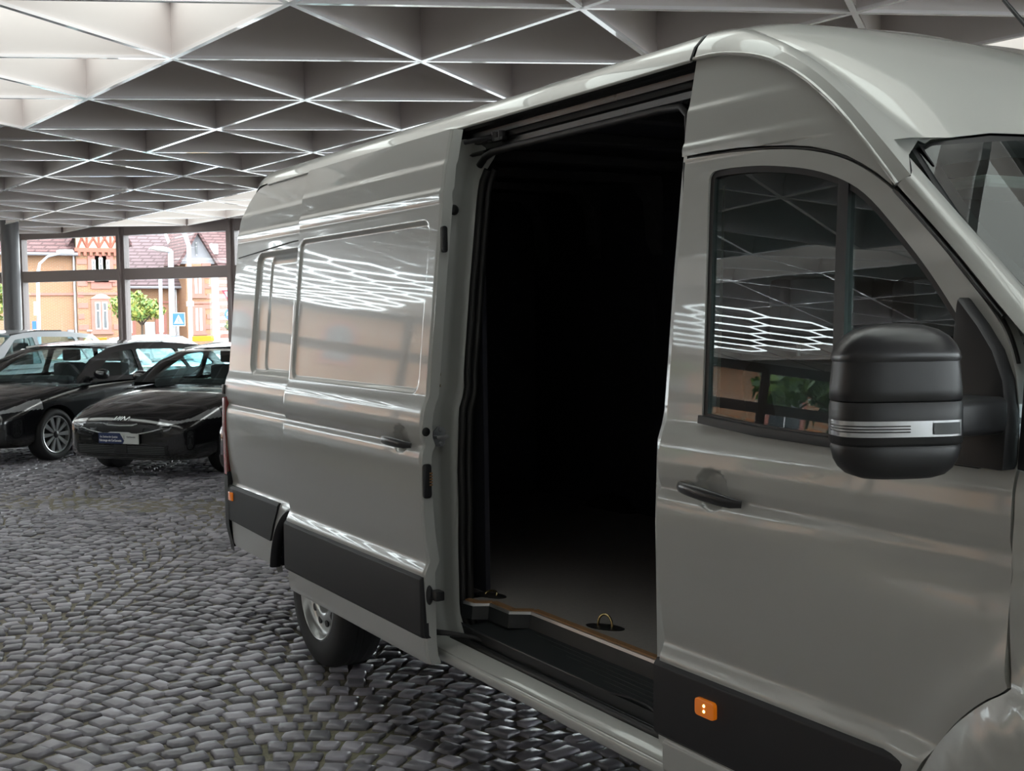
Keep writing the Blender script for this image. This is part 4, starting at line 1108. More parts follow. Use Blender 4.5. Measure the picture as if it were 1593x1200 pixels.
def car(label, x, y, rz, paint, wb=2.65, ro=.85, W_=1.80, H_=1.45, group=None, detail=2, nose=None, suv=0.0, z=0.0, wheel_style=0):
    root = empty('parked_car', (x, y, z), rz); tag(root, label, 'car', group)
    fo = .86; hw = W_ / 2; Z = suv
    xr = -wb - ro
    #        x       zb    zs(shoulder) hw    zt(center top)
    stn = [(fo,      .30, .52, .50, .56), (fo - .02, .24, .58, .64, .63), (fo - .09, .20, .62, .76, .69), (fo - .22, .19, .66, .83, .745), (fo - .42, .18, .73, .875, .80),
           (.20, .18, .80, .895, .86), (-.10, .18, .85, .90, .91), (-.42, .18, .89, .90, .96), (-.8, .18, .915, .90, .975), (-1.4, .18, .93, .90, .975), (-2.0, .18, .94, .90, .98),
           (-wb + .1, .18, .955, .905, .985), (-wb - .35, .20, .96, .885, .99), (xr + .20, .26, .955, .84, .99), (xr + .05, .32, .93, .76, .97), (xr, .40, .85, .68, .90)]
    rings = []
    for (sx, zb, zs, h_, zt) in stn:
        h_ = h_ / .90 * hw; zb, zs, zt = (zb + Z * .6, zs + Z, zt + Z)
        P = [(.0, zb), (.80, zb), (.945, zb + .05), (1.0, zb + .22 * (zs - zb)), (.995, zb + .50 * (zs - zb)), (1.005, zb + .72 * (zs - zb)), (.985, zb + .90 * (zs - zb)), (.93, zs), (.78, zs + .45 * (zt - zs)), (.42, zt - .006), (0, zt)]
        half_ = [(sx, -a * h_, b) for a, b in P]
        rings.append(half_ + [(sx, -p[1], p[2]) for p in half_[-2:0:-1]])
    n = len(rings[0]); vs = [p for r in rings for p in r]
    fs = [(i * n + k, i * n + (k + 1) % n, (i + 1) * n + (k + 1) % n, (i + 1) * n + k) for i in range(len(rings) - 1) for k in range(n)]
    fs.append(tuple(range(n))[::-1]); fs.append(tuple((len(rings) - 1) * n + k for k in range(n)))
    me = bpy.data.meshes.new('body'); me.from_pydata(vs, [], fs); me.materials.append(MATS[paint]); me.materials.append(MATS['rubber'])
    bm = bmesh.new(); bm.from_mesh(me); bmesh.ops.recalc_face_normals(bm, faces=bm.faces); bm.to_mesh(me); bm.free()
    ob = bpy.data.objects.new('body', me); COL.objects.link(ob)
    md = ob.modifiers.new('s', 'SUBSURF'); md.levels = 2 if detail < 2 else 3; md.render_levels = md.levels
    cutters = []
    for ax in (0.0, -wb):
        cm = MB()
        for s in (-1, 1): cm.lathe([(0, s * (hw - .24)), (.355, s * (hw - .24)), (.355, s * (hw + .1)), (0, s * (hw + .1))], 36, (ax, 0, .325), 'y')
        cmo = cm.build('cut', 'rubber'); cutters.append(cmo)
        bmod = ob.modifiers.new('b', 'BOOLEAN'); bmod.object = cmo; bmod.operation = 'DIFFERENCE'; bmod.solver = 'EXACT'
    dg = bpy.context.evaluated_depsgraph_get()
    me2 = bpy.data.meshes.new_from_object(ob.evaluated_get(dg)); me2.name = 'body'
    bpy.data.objects.remove(ob, do_unlink=True)
    for c_ in cutters: bpy.data.objects.remove(c_, do_unlink=True)
    bm = bmesh.new(); bm.from_mesh(me2); bvh = BVHTree.FromBMesh(bm)
    def nose_x(yy, zz):
        h = bvh.ray_cast(Vector((3, yy, zz)), Vector((-1, 0, 0)))[0]
        return h.x if h else fo - .3
    def carve(name, m_, pred, lift=.004):
        fsel = [f for f in bm.faces if pred(f.calc_center_median(), f.normal)]
        if not fsel: return
        vid = {}; V = []; F = []
        for f in fsel:
            ids = []
            for v in f.verts:
                if v not in vid: vid[v] = len(V); V.append(tuple(v.co + v.normal * lift))
                ids.append(vid[v])
            F.append(ids)
        o = MB().add(V, F).build(name, m_, root, smooth=50, fix=False); return o
    if detail >= 2:
        if nose == 'split':      # narrow upper grille between slim lamps
            for s in (-1, 1):
                carve('headlamp', 'clear_lens', lambda c, n_: c.x > .30 and s * c.y > .47 * hw / .9 and .555 + .20 * (abs(c.y) - .45) < c.z < .655 + .24 * (abs(c.y) - .45) and n_.z < .8)
            carve('grille', 'grille', lambda c, n_: c.x > .55 and abs(c.y) < .50 and .50 + .05 * (abs(c.y) > .3) < c.z < .590)
            carve('lower_grille', 'grille', lambda c, n_: c.x > .5 and abs(c.y) < .60 and .27 < c.z < .375)
            carve('bumper_lip', 'lip_grey', lambda c, n_: c.x > .45 and abs(c.y) < .72 and c.z < .245 and n_.z > -.8)
        else:
            for s in (-1, 1):
                carve('headlamp', 'clear_lens', lambda c, n_: c.x > .22 and s * c.y > .42 and .56 + .20 * (abs(c.y) - .45) < c.z < .65 + .28 * (abs(c.y) - .45) and n_.z < .85)
            carve('lower_grille', 'grille', lambda c, n_: c.x > .45 and abs(c.y) < .78 and .22 < c.z < .42)
            carve('grille', 'grille', lambda c, n_: c.x > .6 and abs(c.y) < .42 and .56 < c.z < .60)
        carve('side_skirt', 'rubber', lambda c, n_: abs(n_.y) > .3 and c.z < .26 + Z * .5 and -wb < c.x < 0)
    bm.free()
    me2.shade_smooth(); me2.set_sharp_from_angle(angle=math.radians(40))
    link(bpy.data.objects.new('body', me2), root)
    # greenhouse
    zb_ = .945 + Z; zr = H_
    yb = lambda zz: (hw - .045) - (zz - zb_) * .42
    rear = xr + .12
    A, B, C_, D_, E_, F_ = (-.40, zb_ + .015), (-1.18, zr - .055), (-1.75, zr), (-wb + .35, zr - .008), (rear + .45, zr - .07), (rear, zb_ + .04)
    frame = [A, (-.78, zb_ + .25), B, (-1.45, zr - .018), C_, D_, E_, (rear + .2, zb_ + .25), F_, (rear + .02, zb_ - .03), (-.40, zb_ - .03)]
    w1 = [(-.72, zb_ + .03), (-1.22, zr - .12), (-1.62, zr - .085), (-1.62, zb_ + .03)]
    w2 = [(-1.70, zb_ + .03), (-1.70, zr - .085), (-wb + .15, zr - .105), (-wb - .02, zb_ + .06)]
    w3 = [(-wb - .09, zb_ + .06), (-wb + .08, zr - .11), (rear + .50, zr - .14), (rear + .28, zb_ + .10)]
    hs = [round_poly(w, .03, 2) for w in (w1, w2, w3)]
    for s in (-1, 1):
        skin('window_surround', frame, hs, (lambda x_, z_, s=s: s * ((hw - .045) - (z_ - zb_) * .42) + 0 * x_), paint, root, zs=[zb_ + .1, zb_ + .2, zb_ + .3], rim=.03, side=s)
        for w in hs:
            skin('side_window', w, [], (lambda x_, z_, s=s: s * ((hw - .052) - (z_ - zb_) * .42) + 0 * x_), 'car_glass', root, rim=0, side=s)
    def strip(nm, m_, keys, bow, nseg=10):
        rows = []
        for (sx, sz) in keys:
            wy = yb(sz) - .004
            rows.append([(sx + bow[0] * (1 - (k / nseg * 2 - 1) ** 2), (k / nseg * 2 - 1) * wy, sz + bow[1] * (1 - (k / nseg * 2 - 1) ** 2)) for k in range(nseg + 1)])
        return MB().grid(rows).build(nm, m_, root, smooth=60)
    strip('windscreen', 'car_glass', [A, (-.66, zb_ + .185), (-.92, zb_ + .335), B], (.13, .012))
    strip('roof', paint, [B, (-1.45, zr - .018), C_, D_, E_], (.03, .035))
    strip('rear_window', 'car_glass', [E_, (rear + .2, zb_ + .25), F_], (-.06, .01))
    if detail >= 1:
        for s in (-1, 1):
            MB().tube([(B[0], s * (yb(B[1]) - .02), B[1] + .008), (-1.75, s * (yb(zr) - .02), zr + .006), (D_[0], s * (yb(zr) - .02), D_[1] + .006)], .014, 6).build('roof_rail', 'bright_trim' if paint == 'car_black' else 'rubber', root, smooth=60)
            mb = MB(); mb.lathe([(0, -.10), (.05, -.085), (.075, -.04), (.08, .03), (.07, .08), (0, .085)], 16, (0, 0, 0), 'y')
            mb.v = [(-.70 + p[0] * .8, s * (hw + .08) + p[1], zb_ + .07 + p[2] * .85) for p in mb.v]
            mb.build('wing_mirror', paint, root, smooth=60)
            MB().tube([(-.70, s * (hw - .05), zb_ + .02), (-.70, s * (hw + .04), zb_ + .05)], .02, 6).build('mirror_stalk', 'rubber', root)
            for k, xs0 in enumerate((-1.25, -2.2)):
                MB().tube([(xs0 - .02, s * (hw * 1.003 + .008), .80 + Z), (xs0 - .10, s * (hw * 1.003 + .028), .803 + Z), (xs0 - .18, s * (hw * 1.003 + .008), .80 + Z)], .011, 6).build('door_handle', paint, root, smooth=60)
        for sy in (-.36, .36):
            st = empty('front_seat', (0, 0, 0), 0, root)
            MB().box((-1.72, sy - .23, .55 + Z), (-1.55, sy + .23, 1.12 + Z)).build('seat_back', 'seat', st, bevel=.05, smooth=50)
            MB().box((-1.72, sy - .13, 1.14 + Z), (-1.63, sy + .13, 1.30 + Z)).build('headrest', 'seat', st, bevel=.03, smooth=50)
        MB().box((-.62, -.62, .90 + Z), (-.50, .62, 1.0 + Z)).build('dashboard', 'cab_dark', root, bevel=.03)
    # wheels
    for ax in (0.0, -wb):
        for s in (-1, 1):
            R = .318 + .02 * (suv > 0); yo = s * (hw - .02)
            wh = empty('wheel', (ax, yo, R), 0, root)
            f = lambda P: [(r, -s * h) for r, h in P]
            MB().lathe(f([(.225, .01), (.25, -.004), (.29, .0), (R - .008, .02), (R, .04), (R, .17), (R - .01, .19), (.225, .20)]), 36, (0, 0, 0), 'y', close=True).build('tyre', 'tyre', wh, smooth=40)
            MB().lathe(f([(.228, .006), (.222, .0), (.212, .004), (.205, .03), (.205, .12)]), 36, (0, 0, 0), 'y').build('rim', 'rim_silver', wh, smooth=50)
            MB().lathe(f([(.207, .06), (.03, .045), (0, .045)]), 24, (0, 0, 0), 'y').build('brake_disc', 'rim_dark', wh, smooth=50)
            if detail >= 1:
                for k in range(10 if wheel_style == 0 else 5):
                    a0 = k * 2 * PI / (10 if wheel_style == 0 else 5); wi, wo = (.10, .26) if wheel_style == 0 else (.30, .40)
                    poly = [(.045 * math.cos(a0 - wi * 3), .045 * math.sin(a0 - wi * 3)), (.213 * math.cos(a0 - wo / 2), .213 * math.sin(a0 - wo / 2)), (.213 * math.cos(a0 + wo / 2), .213 * math.sin(a0 + wo / 2)), (.045 * math.cos(a0 + wi * 3), .045 * math.sin(a0 + wi * 3))]
                    MB().prism(poly, lambda a, b, d: (a, -s * d, b), .012, .032).build('spoke', 'rim_silver', wh)
                MB().lathe(f([(0, .004), (.03, .006), (.048, .014), (.05, .03)]), 16, (0, 0, 0), 'y').build('hub_cap', 'rim_dark', wh, smooth=50)
    root['nose'] = 1
    return root, nose_x, bvh

HD = math.atan2(-0.7923, 0.6101)
kia, nx, _b = car('black hatchback with chrome grille line and blue-white dealer plate on its bumper', -8.05, 1.50, HD, 'car_black', nose='split', ro=.82, H_=1.375)
del kia['nose']
# grille chrome lines, plate and lettering on the hatchback
def on_nose(pts, lift=.006): return [(nx(y_, z_) + lift, y_, z_) for y_, z_ in pts]
MB().tube(on_nose([(-.52, .552), (-.40, .522), (-.22, .490), (-.17, .488), (-.12, .503), (0, .505), (.12, .503), (.17, .488), (.22, .490), (.40, .522), (.52, .552)], .010), .007, 6).build('chrome_line', 'bright_trim', kia, smooth=60)
MB().tube(on_nose([(-.22, .598), (-.16, .582), (0, .578), (.16, .582), (.22, .598)], .010), .007, 6).build('chrome_line', 'bright_trim', kia, smooth=60)
for s in (-1, 1):
    MB().tube(on_nose([(s * .56, .53), (s * .62, .545), (s * .64, .57)], .008), .010, 6).build('daytime_lamp', 'clear_lens', kia, smooth=60)
for k in range(5):
    zz = .285 + k * .018
    MB().tube(on_nose([(y_, zz) for y_ in np.linspace(-.56, .56, 13)], .006), .003, 5).build('grille_bar', 'lip_grey', kia)
px = nx(0, .44) + .03
pl = MB().box((px - .012, -.26, .388), (px, .26, .50)).build('dealer_plate', 'plate_white', kia)
poly = [(-.26, .388), (.055, .388), (.075, .42), (.02, .50), (-.26, .50)]
MB().prism(poly, lambda a, b, d: (d, a, b), px, px + .002).build('plate_field', 'plate_blue', pl)
def face_mtx(xx, yy, zz):   # text facing +x, reading along +y
    return Matrix(((0, 0, 1, xx), (1, 0, 0, yy), (0, 1, 0, zz), (0, 0, 0, 1)))
text_mesh('plate_text', 'Ein Zeichen für Qualität', .030, 'print_white', pl, face_mtx(px + .003, -.125, .458), sx=.80)
text_mesh('plate_text', 'Fahrzeuge mit CarGarantie', .034, 'print_white', pl, face_mtx(px + .003, -.105, .420), sx=.78, bold=.0006)
text_mesh('plate_text', 'CarGarantie', .026, 'print_grey', pl, face_mtx(px + .001, .165, .462), sx=.85)
text_mesh('plate_text', 'J', .040, 'print_grey', pl, face_mtx(px + .001, .075, .462))
for k, (b_, x0_, w_) in enumerate(((0, 0, 0),)):
    lg = []
    # emblem: joined strokes K, I, A without crossbar
    for seg in ([(-.098, .632), (-.082, .668)], [(-.082, .632), (-.055, .650), (-.040, .668)], [(-.072, .640), (-.040, .632)], [(-.040, .632), (-.012, .668)], [(-.012, .632), (.018, .668)], [(.018, .668), (.045, .634), (.052, .634)], [(.052, .632), (.085, .668)], [(.085, .668), (.098, .632)]):
        lg.append(seg)
    eb = MB()
    for seg in lg: eb.tube(on_nose(seg, .008), .0055, 5)
    eb.build('emblem', 'bright_trim', kia, smooth=60)
MB().box((nx(0, .33) - .02, -.09, .285), (nx(0, .33) + .012, .09, .372)).build('radar_panel', 'grille', kia, bevel=.01)

golf, _, _b = car('black estate car with ten-spoke alloy wheels beside the black hatchback', -10.48, .03, HD, 'car_black', ro=1.05, H_=1.385, nose='low')
third, _, _b = car('dark car half hidden behind the rear corner of the van', -5.50, 2.38, HD, 'car_black', nose='low', suv=.06, H_=1.50, ro=.9)
white, _, _b = car('white car parked behind the black estate by the round column', -14.2, -.6, HD, 'car_white', detail=1, ro=.9, suv=.04, H_=1.52)
silver, _, _b = car('silver hatchback parked to the left, mirrored in the sliding door', -6.9, -5.2, HD, 'car_silver', detail=1, ro=.85, wheel_style=1)
dark2, _, _b = car('black hatchback parked beyond the silver one', -10.2, -6.6, HD, 'car_black', detail=1, ro=.85)
for o_ in (golf, third, white, silver, dark2): del o_['nose']
for o_ in (kia, golf, third, white, silver, dark2): o_['group'] = 'cars parked inside the hall'
# cars outside the glass
outs = [(-27.5, 2.6, HD + PI, 'car_silver', 'silver car outside the glass behind the round column'), (-31.5, 8.6, HD + PI / 2, 'car_blue', 'pale blue car outside the glass with a yellow sign'),
        (-24.5, 6.2, HD + PI / 2, 'car_white', 'white car outside the glass behind the black hatchback'), (-28.0, 13.2, HD + PI / 2 + .1, 'car_silver', 'grey estate outside the glass right of the facade post')]
for (x_, y_, r_, p_, l_) in outs:
    o_, _, _b = car(l_, x_, y_, r_, p_, detail=1, z=-.36, suv=.04, H_=1.5, group='cars outside the glass')
    del o_['nose']
for (x_, y_, z_, l_) in ((-20.9, 5.6, 1.19, 'yellow price board on the roof of a car outside'), (-21.4, 3.4, 1.19, 'yellow price board left, behind the estate car')):
    o_ = MB().box((x_ - .02, y_ - .24, z_ - .02), (x_ + .02, y_ + .24, z_ + .10)).build('price_board', 'yellow', bevel=.006); tag(o_, l_, 'sign')

# ================================================================== OUTSIDE
def part(root, name, m_, lo, hi, bevel=None): return MB().box(lo, hi).build(name, m_, root, bevel=bevel)
GZ = -.95
def window_(root, x, y0, y1, z0, z1, lights=1, surround=True):
    if surround:
        part(root, 'window_surround', 'sandstone', (x - .05, y0 - .16, z0 - .16), (x + .07, y1 + .16, z1 + .22))
        part(root, 'window_sill', 'sandstone', (x - .05, y0 - .24, z0 - .28), (x + .16, y1 + .24, z0 - .14))
    w = (y1 - y0) / lights
    for k in range(lights):
        a, b = y0 + k * w + .05, y0 + (k + 1) * w - .05
        f = part(root, 'window_sash', 'window_white', (x + .06, a, z0), (x + .09, b, z1))
        for (c0_, c1_, d0, d1) in ((a + .07, b - .07, z0 + .08, z0 + (z1 - z0) * .66), (a + .07, b - .07, z0 + (z1 - z0) * .70, z1 - .07)):
            MB().box((x + .088, c0_, d0), (x + .095, c1_, d1)).build('pane', 'window_dark', f)
def quoins(root, x, y, z0, z1, side):
    k = 0; z = z0
    while z < z1:
        w = .55 if k % 2 else .32
        part(root, 'quoin', 'sandstone', (x - .03, min(y, y + side * w), z), (x + .045, max(y, y + side * w), z + .30), .01)
        z += .62; k += 1

h1 = empty('brick_house', (-66, 12, GZ)); tag(h1, 'orange brick house with half-timbered gable and sandstone trim across the street', 'house')
h1c = Matrix.Translation((66, -12, -GZ))
def hp(o): o.matrix_parent_inverse = h1c; return o
kids_before = set(bpy.data.objects)
part(h1, 'wing_wall', 'brick', (-74, -6, GZ), (-66.3, 11.6, 5.35))
part(h1, 'bay_wall', 'brick', (-74, 11.5, GZ), (-65.9, 14.0, 5.50))
part(h1, 'string_course', 'sandstone', (-66.35, -6, 3.00), (-66.2, 11.5, 3.14)); part(h1, 'string_course', 'sandstone', (-65.95, 11.5, 3.00), (-65.8, 14.0, 3.14))
part(h1, 'plinth', 'sandstone', (-66.4, -6, GZ), (-66.15, 11.5, .35)); part(h1, 'plinth', 'sandstone', (-66.0, 11.5, GZ), (-65.75, 14.05, .35))
MB().add([(-65.7, -7, 5.30), (-65.7, 11.6, 5.30), (-70.2, 11.6, 9.4), (-70.2, -7, 9.4), (-65.7, -7, 5.45), (-65.7, 11.6, 5.45), (-70.2, 11.6, 9.55), (-70.2, -7, 9.55)],
         [(0, 3, 2, 1), (4, 5, 6, 7), (0, 1, 5, 4), (1, 2, 6, 5), (2, 3, 7, 6), (3, 0, 4, 7)]).build('roof', 'roof_tile', h1)
MB().tube([(-65.65, -7, 5.28), (-65.65, 11.55, 5.28)], .09, 8).build('gutter', 'slate_grey', h1, smooth=60)
MB().tube([(-66.15, 11.42, 5.25), (-66.15, 11.42, GZ)], .07, 8).build('downpipe', 'metal_grey', h1, smooth=60)
MB().prism([(11.5, 5.5), (14.0, 5.5), (14.0, 6.3), (12.75, 8.6), (11.5, 6.3)], lambda a, b, d: (d, a, b), -66.3, -65.85).build('gable_wall', 'gable_cream', h1)
part(h1, 'jetty_beam', 'timber', (-66, 11.4, 5.42), (-65.70, 14.1, 5.66))
for k in range(8): part(h1, 'corbel', 'timber', (-65.95, 11.55 + k * .33, 5.22), (-65.68, 11.70 + k * .33, 5.44))
for a, b in (((11.6, 5.66), (12.1, 6.9)), ((12.1, 5.66), (11.7, 6.5)), ((12.1, 5.66), (12.1, 7.2)), ((12.1, 5.66), (12.75, 6.7)), ((12.75, 5.66), (12.2, 6.7)), ((12.75, 5.66), (12.75, 8.3)), ((12.75, 5.66), (13.35, 6.7)), ((13.4, 5.66), (12.8, 6.7)), ((13.4, 5.66), (13.4, 7.2)), ((13.4, 5.66), (13.9, 6.6)), ((13.9, 5.66), (13.5, 6.6)), ((11.5, 6.62), (14.0, 6.62))):
    MB().tube([(-65.84, *a), (-65.84, *b)], .07, 4).build('timber', 'timber', h1)
for s, y0 in ((-1, 12.75), (1, 12.75)):
    MB().prism([(y0, 8.75), (y0, 8.95), (y0 + s * 1.75, 5.95), (y0 + s * 1.75, 5.75)], lambda a, b, d: (d, a, b), -71, -65.4).build('gable_roof', 'roof_tile', h1)
window_(h1, -65.9, 12.38, 13.16, 1.05, 2.60, 2)
MB().prism([(12.2, 2.80), (13.35, 2.80), (13.05, 3.0), (12.78, 3.08), (12.5, 3.0)], lambda a, b, d: (d, a, b), -65.9, -65.78).build('window_head', 'gable_cream', h1)
window_(h1, -65.9, 12.28, 12.58, 4.02, 5.0, 1); window_(h1, -65.9, 12.66, 12.98, 4.02, 5.12, 1); window_(h1, -65.9, 13.06, 13.36, 4.02, 5.0, 1)
part(h1, 'spandrel', 'sandstone', (-65.95, 12.25, 3.35), (-65.83, 13.4, 3.85))
quoins(h1, -65.9, 11.52, .4, 5.2, 1); quoins(h1, -65.9, 13.98, .4, 5.2, -1)
window_(h1, -66.3, 8.55, 9.0, 3.9, 5.0, 1) if False else None
part(h1, 'meter_box', 'slate_grey', (-66.3, 10.95, .55), (-66.05, 11.3, 1.05), .03)
part(h1, 'house_sign', 'sign_white', (-65.9, 11.95, .95), (-65.84, 12.3, 1.03))
# lower link and right-hand gabled part
part(h1, 'link_wall', 'brick', (-76, 14.0, GZ), (-69.7, 18.3, 3.60)); part(h1, 'link_course', 'sandstone', (-69.75, 14.0, 2.55), (-69.6, 18.3, 2.68))
MB().add([(-69.0, 13.9, 3.50), (-69.0, 18.4, 3.50), (-73.5, 18.4, 7.0), (-73.5, 13.9, 7.0), (-69.0, 13.9, 3.65), (-69.0, 18.4, 3.65), (-73.5, 18.4, 7.15), (-73.5, 13.9, 7.15)],
         [(0, 3, 2, 1), (4, 5, 6, 7), (0, 1, 5, 4), (1, 2, 6, 5), (2, 3, 7, 6), (3, 0, 4, 7)]).build('link_roof', 'roof_tile_mauve', h1)
MB().tube([(-68.95, 13.9, 3.5), (-68.95, 18.3, 3.5)], .08, 8).build('gutter', 'slate_grey', h1)
MB().tube([(-69.6, 18.05, 3.4), (-69.6, 18.05, GZ)], .06, 8).build('downpipe', 'metal_grey', h1)
window_(h1, -69.7, 14.9, 15.4, .75, 2.2, 1); window_(h1, -69.7, 16.9, 17.3, .75, 2.2, 1)
part(h1, 'house_door', 'window_white', (-69.7, 16.1, GZ), (-69.6, 16.7, 1.4))
part(h1, 'gabled_wall', 'brick', (-76, 18.2, GZ), (-67.8, 19.75, 4.9)); part(h1, 'gabled_course', 'sandstone', (-67.85, 18.2, 2.48), (-67.7, 19.8, 2.6))
MB().prism([(17.9, 4.9), (20.0, 4.9), (19.1, 6.75), (18.75, 6.75)], lambda a, b, d: (d, a, b), -72, -67.85).build('slate_gable', 'slate_grey', h1)
for s in (-1, 1):
    MB().prism([(18.93, 6.75), (18.93, 7.02), (18.93 + s * 1.35, 4.85), (18.93 + s * 1.2, 4.75)], lambda a, b, d: (d, a, b), -73, -67.5).build('gabled_roof', 'roof_tile', h1)
window_(h1, -67.85, 18.8, 18.95, 5.4, 6.2, 1, False)
window_(h1, -67.8, 18.65, 19.15, .85, 2.2, 2); window_(h1, -67.8, 18.65, 19.15, 3.1, 4.2, 2)
quoins(h1, -67.8, 19.73, .3, 4.7, -1)
part(h1, 'chimney', 'brick', (-72, 7.2, 9.0), (-71.3, 8.0, 11.0))
for o in bpy.data.objects:
    if o.parent == h1: hp(o)

h2 = empty('white_house', (-78, 25, GZ)); tag(h2, 'white rendered house with tiled roof and red quoins behind the traffic signs', 'house')
part(h2, 'wall', 'white_render', (-85, 20.6, GZ), (-77, 31, 5.3))
MB().add([(-76.6, 20.2, 5.2), (-76.6, 31.5, 5.2), (-81, 31.5, 8.6), (-81, 20.2, 8.6), (-76.6, 20.2, 5.35), (-76.6, 31.5, 5.35), (-81, 31.5, 8.75), (-81, 20.2, 8.75)],
         [(0, 3, 2, 1), (4, 5, 6, 7), (0, 1, 5, 4), (1, 2, 6, 5), (2, 3, 7, 6), (3, 0, 4, 7)]).build('roof', 'roof_tile', h2)
part(h2, 'skylight', 'window_white', (-77.6, 22.6, 6.0), (-77.3, 23.1, 6.7)); part(h2, 'chimney', 'brick', (-80, 24.0, 8.0), (-79.4, 24.7, 9.2))
z = .2; k = 0
while z < 5:
    part(h2, 'quoin', 'sign_red' if False else 'sandstone', (-77.02, 23.0, z), (-76.95, 23.9 if k % 2 else 23.6, z + .28)); z += .5; k += 1
for o in bpy.data.objects:
    if o.parent == h2: o.matrix_parent_inverse = Matrix.Translation((78, -25, -GZ))

# reflected street front left of the hall
h3 = empty('brick_terrace', (-36, -30, -.5)); tag(h3, 'long red brick terrace with round-arched windows left of the hall', 'house')
ang3 = math.atan2(E2[1], E2[0])
tm = Matrix.Translation((-36, -30, -.5)) @ Matrix.Rotation(ang3, 4, 'Z')
def hp3(o): o.matrix_parent_inverse = Matrix.Translation((36, 30, .5)); o.data.transform(tm); return o
hp3(MB().box((-22, -8, 0), (34, 0, 6.2)).build('wall', 'brick', h3))
hp3(MB().add([(-22.5, .5, 6.0), (34.5, .5, 6.0), (34.5, -4, 9.5), (-22.5, -4, 9.5)], [(0, 1, 2, 3)]).build('roof', 'roof_tile', h3))
for k in range(11):
    x0 = -20 + k * 4.9
    for z0 in (.9, 3.7):
        poly = [(x0, z0), (x0 + 1.3, z0)] + [(x0 + .65 + .65 * math.cos(a), z0 + 1.1 + .5 * math.sin(a)) for a in np.linspace(0, PI, 9)]
        hp3(MB().prism(off_poly(poly, -.18), lambda a, b, d: (a, d, b), -.02, .06).build('window_arch', 'sandstone', h3))
        hp3(MB().prism(poly, lambda a, b, d: (a, d, b), .05, .08).build('window_pane', 'window_dark', h3))
        hp3(MB().box((x0 + .62, .06, z0), (x0 + .68, .10, z0 + 1.5)).build('window_bar', 'window_white', h3))

# trees
def tree(label, x, y, z0, h, crown, mats, n=2600, leaf=.13, trunk=.09, group=None, name='tree', flat=1.0):
    r_ = empty(name, (x, y, z0)); tag(r_, label, 'tree', group)
    mb = MB(); mb.tube([(0, 0, 0), (.05, .02, h * .4), (.0, .05, h * .75)], [trunk, trunk * .8, trunk * .5], 8)
    rr = np.random.default_rng(int(abs(x * 31 + y * 17)) + 3)
    blobs = [(rr.normal(0, .42, 3) * np.array([crown, crown, crown * .6 * flat]) + np.array([0, 0, h * .8]), crown * rr.uniform(.3, .5)) for _ in range(13)]
    for c_, q in blobs: mb.tube([(0, .03, h * .55), tuple(c_ * .6 + np.array([0, 0, h * .26])), tuple(c_)], [trunk * .5, trunk * .3, trunk * .12], 5)
    mb.build('trunk', 'bark', r_, smooth=60)
    lf = MB()
    V = []; F = []; M_ = []
    for k in range(n):
        c_, q = blobs[int(rr.integers(0, len(blobs)))]
        d = rr.normal(size=3); d /= np.linalg.norm(d); p = c_ + d * q * rr.uniform(.5, 1.05) * np.array([1, 1, .8])
        a = rr.normal(size=3); a /= np.linalg.norm(a); b = np.cross(a, d); b /= np.linalg.norm(b) + 1e-6; s_ = leaf * rr.uniform(.6, 1.3)
        i0 = len(V); V += [p - a * s_, p + b * s_ * .5, p + a * s_, p - b * s_ * .5]; F.append((i0, i0 + 1, i0 + 2, i0 + 3)); M_.append(int(rr.integers(0, len(mats))))
    lf.v = [tuple(v) for v in V]; lf.f = F; lf.m = M_
    o = lf.build('foliage', mats, r_, fix=False); o['kind'] = 'stuff'
    return r_
tree('small yellow-green street tree in front of the lower brick wing', -57.5, 13.0, -.75, 3.7, 1.25, ['leaf_green', 'leaf_yellow'], flat=.75)
tree('green tree at the left edge behind the round column', -50, 4.3, -.65, 4.2, 1.9, ['leaf_green', 'leaf_yellow'], n=3000)
tree('rusty shrub against the white house wall', -66.5, 20.9, -.8, 2.4, .6, ['leaf_yellow', 'leaf_dark'], n=1400, leaf=.11)
for k, (x_, y_) in enumerate(((-18.5, -23.5), (-13.2, -27.5), (-8.0, -30.5), (-24.0, -19.5))):
    tree(('tall', 'broad', 'leaning', 'slim')[k] + ' dark green tree outside the left glazed front', x_, y_, -.4, 5.4, 2.3, ['leaf_dark', 'leaf_green'], n=2600, leaf=.2, group='trees outside the left glazed front')

# lamps, poles and signs on the street
def pole(name, label, pts, r, cat='pole', m_='pole_pale'):
    p0 = pts[0]; r_ = empty(name, p0); tag(r_, label, cat)
    o = MB().tube([tuple(np.array(p) - np.array(p0)) for p in pts], r, 10).build('mast', m_, r_, smooth=60); return r_
l1 = pole('street_lamp', 'curved-arm street lamp left of the downpipe', [(-50.5, 6.9, -.7), (-50.5, 6.95, 3.6), (-50.5, 7.05, 4.1), (-50.5, 7.4, 4.42), (-50.5, 7.9, 4.55)], [.09, .075, .06, .05, .05], 'street lamp')
b_ = MB().lathe([(0, -.4), (.07, -.36), (.11, 0), (.09, .3), (0, .36)], 12, (0, 1.25, 5.33), 'y').build('lamp_head', 'sign_white', l1, smooth=60)
l2 = pole('street_lamp', 'tall street lamp with flat head behind the crossing sign', [(-50.7, 12.78, -.7), (-50.7, 12.80, 4.75)], [.15, .12], 'street lamp')
MB().prism([(-.95, .08), (-.75, .20), (-.25, .17), (.05, .05), (.05, -.08), (-.55, .0)], lambda a, b, d: (d, a, b + 5.45), -.2, .2).build('lamp_head', 'sign_white', l2, bevel=.03)
pole('flag_pole', 'slim pale pole left of the tall lamp', [(-50.7, 12.25, -.7), (-50.7, 12.30, 3.75)], .08)
l4 = pole('flag_pole', 'pale pole with a hooked top right of the crossing sign', [(-50.7, 13.62, -.7), (-50.7, 13.65, 5.0), (-50.7, 13.5, 5.5), (-50.7, 13.3, 5.8)], .10)
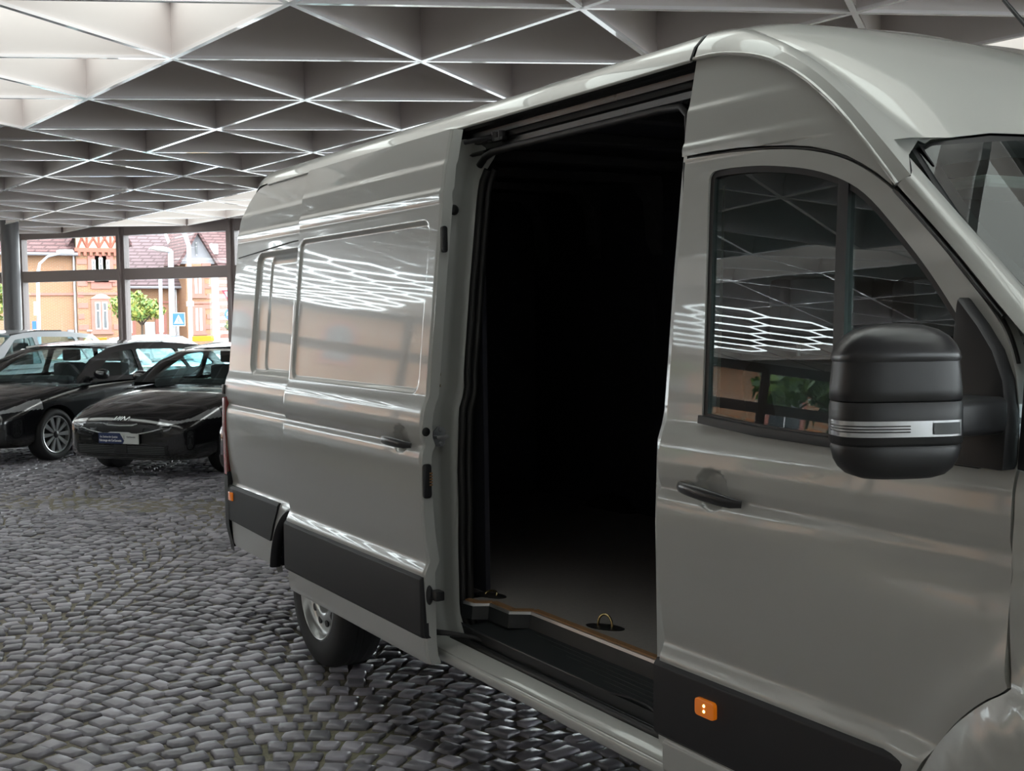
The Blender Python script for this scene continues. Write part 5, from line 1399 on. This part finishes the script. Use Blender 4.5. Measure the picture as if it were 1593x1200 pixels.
MB().lathe([(0, 0), (.17, 0), (.17, .22), (0, .22)], 14, (0, .02, 2.9), 'z').build('band', 'sign_white', l4, smooth=40)
sg = empty('crossing_sign', (-50.4, 12.7, -.7)); tag(sg, 'square blue pedestrian crossing sign with white triangle', 'sign')
MB().tube([(-.03, .29, 0), (-.03, .29, 2.6)], .03, 8).build('post', 'metal_grey', sg)
MB().prism([(-.02, 1.98), (.60, 1.98), (.60, 2.60), (-.02, 2.60)], lambda a, b, d: (d, a, b), 0, .03).build('board', 'sign_white', sg)
MB().prism([(.02, 2.02), (.56, 2.02), (.56, 2.56), (.02, 2.56)], lambda a, b, d: (d, a, b), .03, .04).build('field', 'sign_blue', sg)
MB().prism([(.07, 2.09), (.51, 2.09), (.29, 2.50)], lambda a, b, d: (d, a, b), .04, .045).build('triangle', 'sign_white', sg)
wf = MB(); wf.tube([(.048, .29, 2.38), (.048, .29, 2.22)], .022, 6); wf.tube([(.048, .29, 2.24), (.048, .22, 2.12)], .016, 6); wf.tube([(.048, .29, 2.24), (.048, .36, 2.12)], .016, 6); wf.lathe([(0, -.03), (.028, 0), (0, .03)], 8, (.048, .29, 2.42), 'z')
wf.build('walker_mark', 'sign_blue', sg)
ys = empty('yield_sign', (-54.5, 16.4, -.7)); tag(ys, 'red-rimmed give way triangle above a round blue sign', 'sign')
MB().tube([(0, .30, 0), (0, .30, 3.75)], .05, 8).build('post', 'metal_grey', ys)
MB().prism([(-.12, 3.72), (.75, 3.72), (.315, 2.95)], lambda a, b, d: (d, a, b), .05, .08).build('triangle', 'sign_red', ys)
MB().prism([(.02, 3.64), (.61, 3.64), (.315, 3.12)], lambda a, b, d: (d, a, b), .08, .09).build('triangle_field', 'sign_white', ys)
rd = MB().lathe([(0, .08), (.29, .08), (.30, .05), (0, .05)], 24, (0, .30, 2.50), 'x').build('roundel', 'sign_blue', ys, smooth=40)
for k in range(3):
    a0 = k * 2 * PI / 3
    MB().tube([(.09, .30 + .17 * math.cos(a0 + t_), 2.50 + .17 * math.sin(a0 + t_)) for t_ in np.linspace(0, 1.4, 6)], [.025] * 5 + [.045], 6).build('arrow', 'sign_white', ys)
ps = empty('parking_sign', (-50.3, 6.85, -.7)); tag(ps, 'white board above a small blue plate on the curved lamp', 'sign')
MB().box((.1, -.16, 2.55), (.13, .10, 3.15)).build('board', 'sign_white', ps); MB().box((.1, -.25, 1.95), (.13, -.08, 2.3)).build('plate', 'sign_blue', ps)
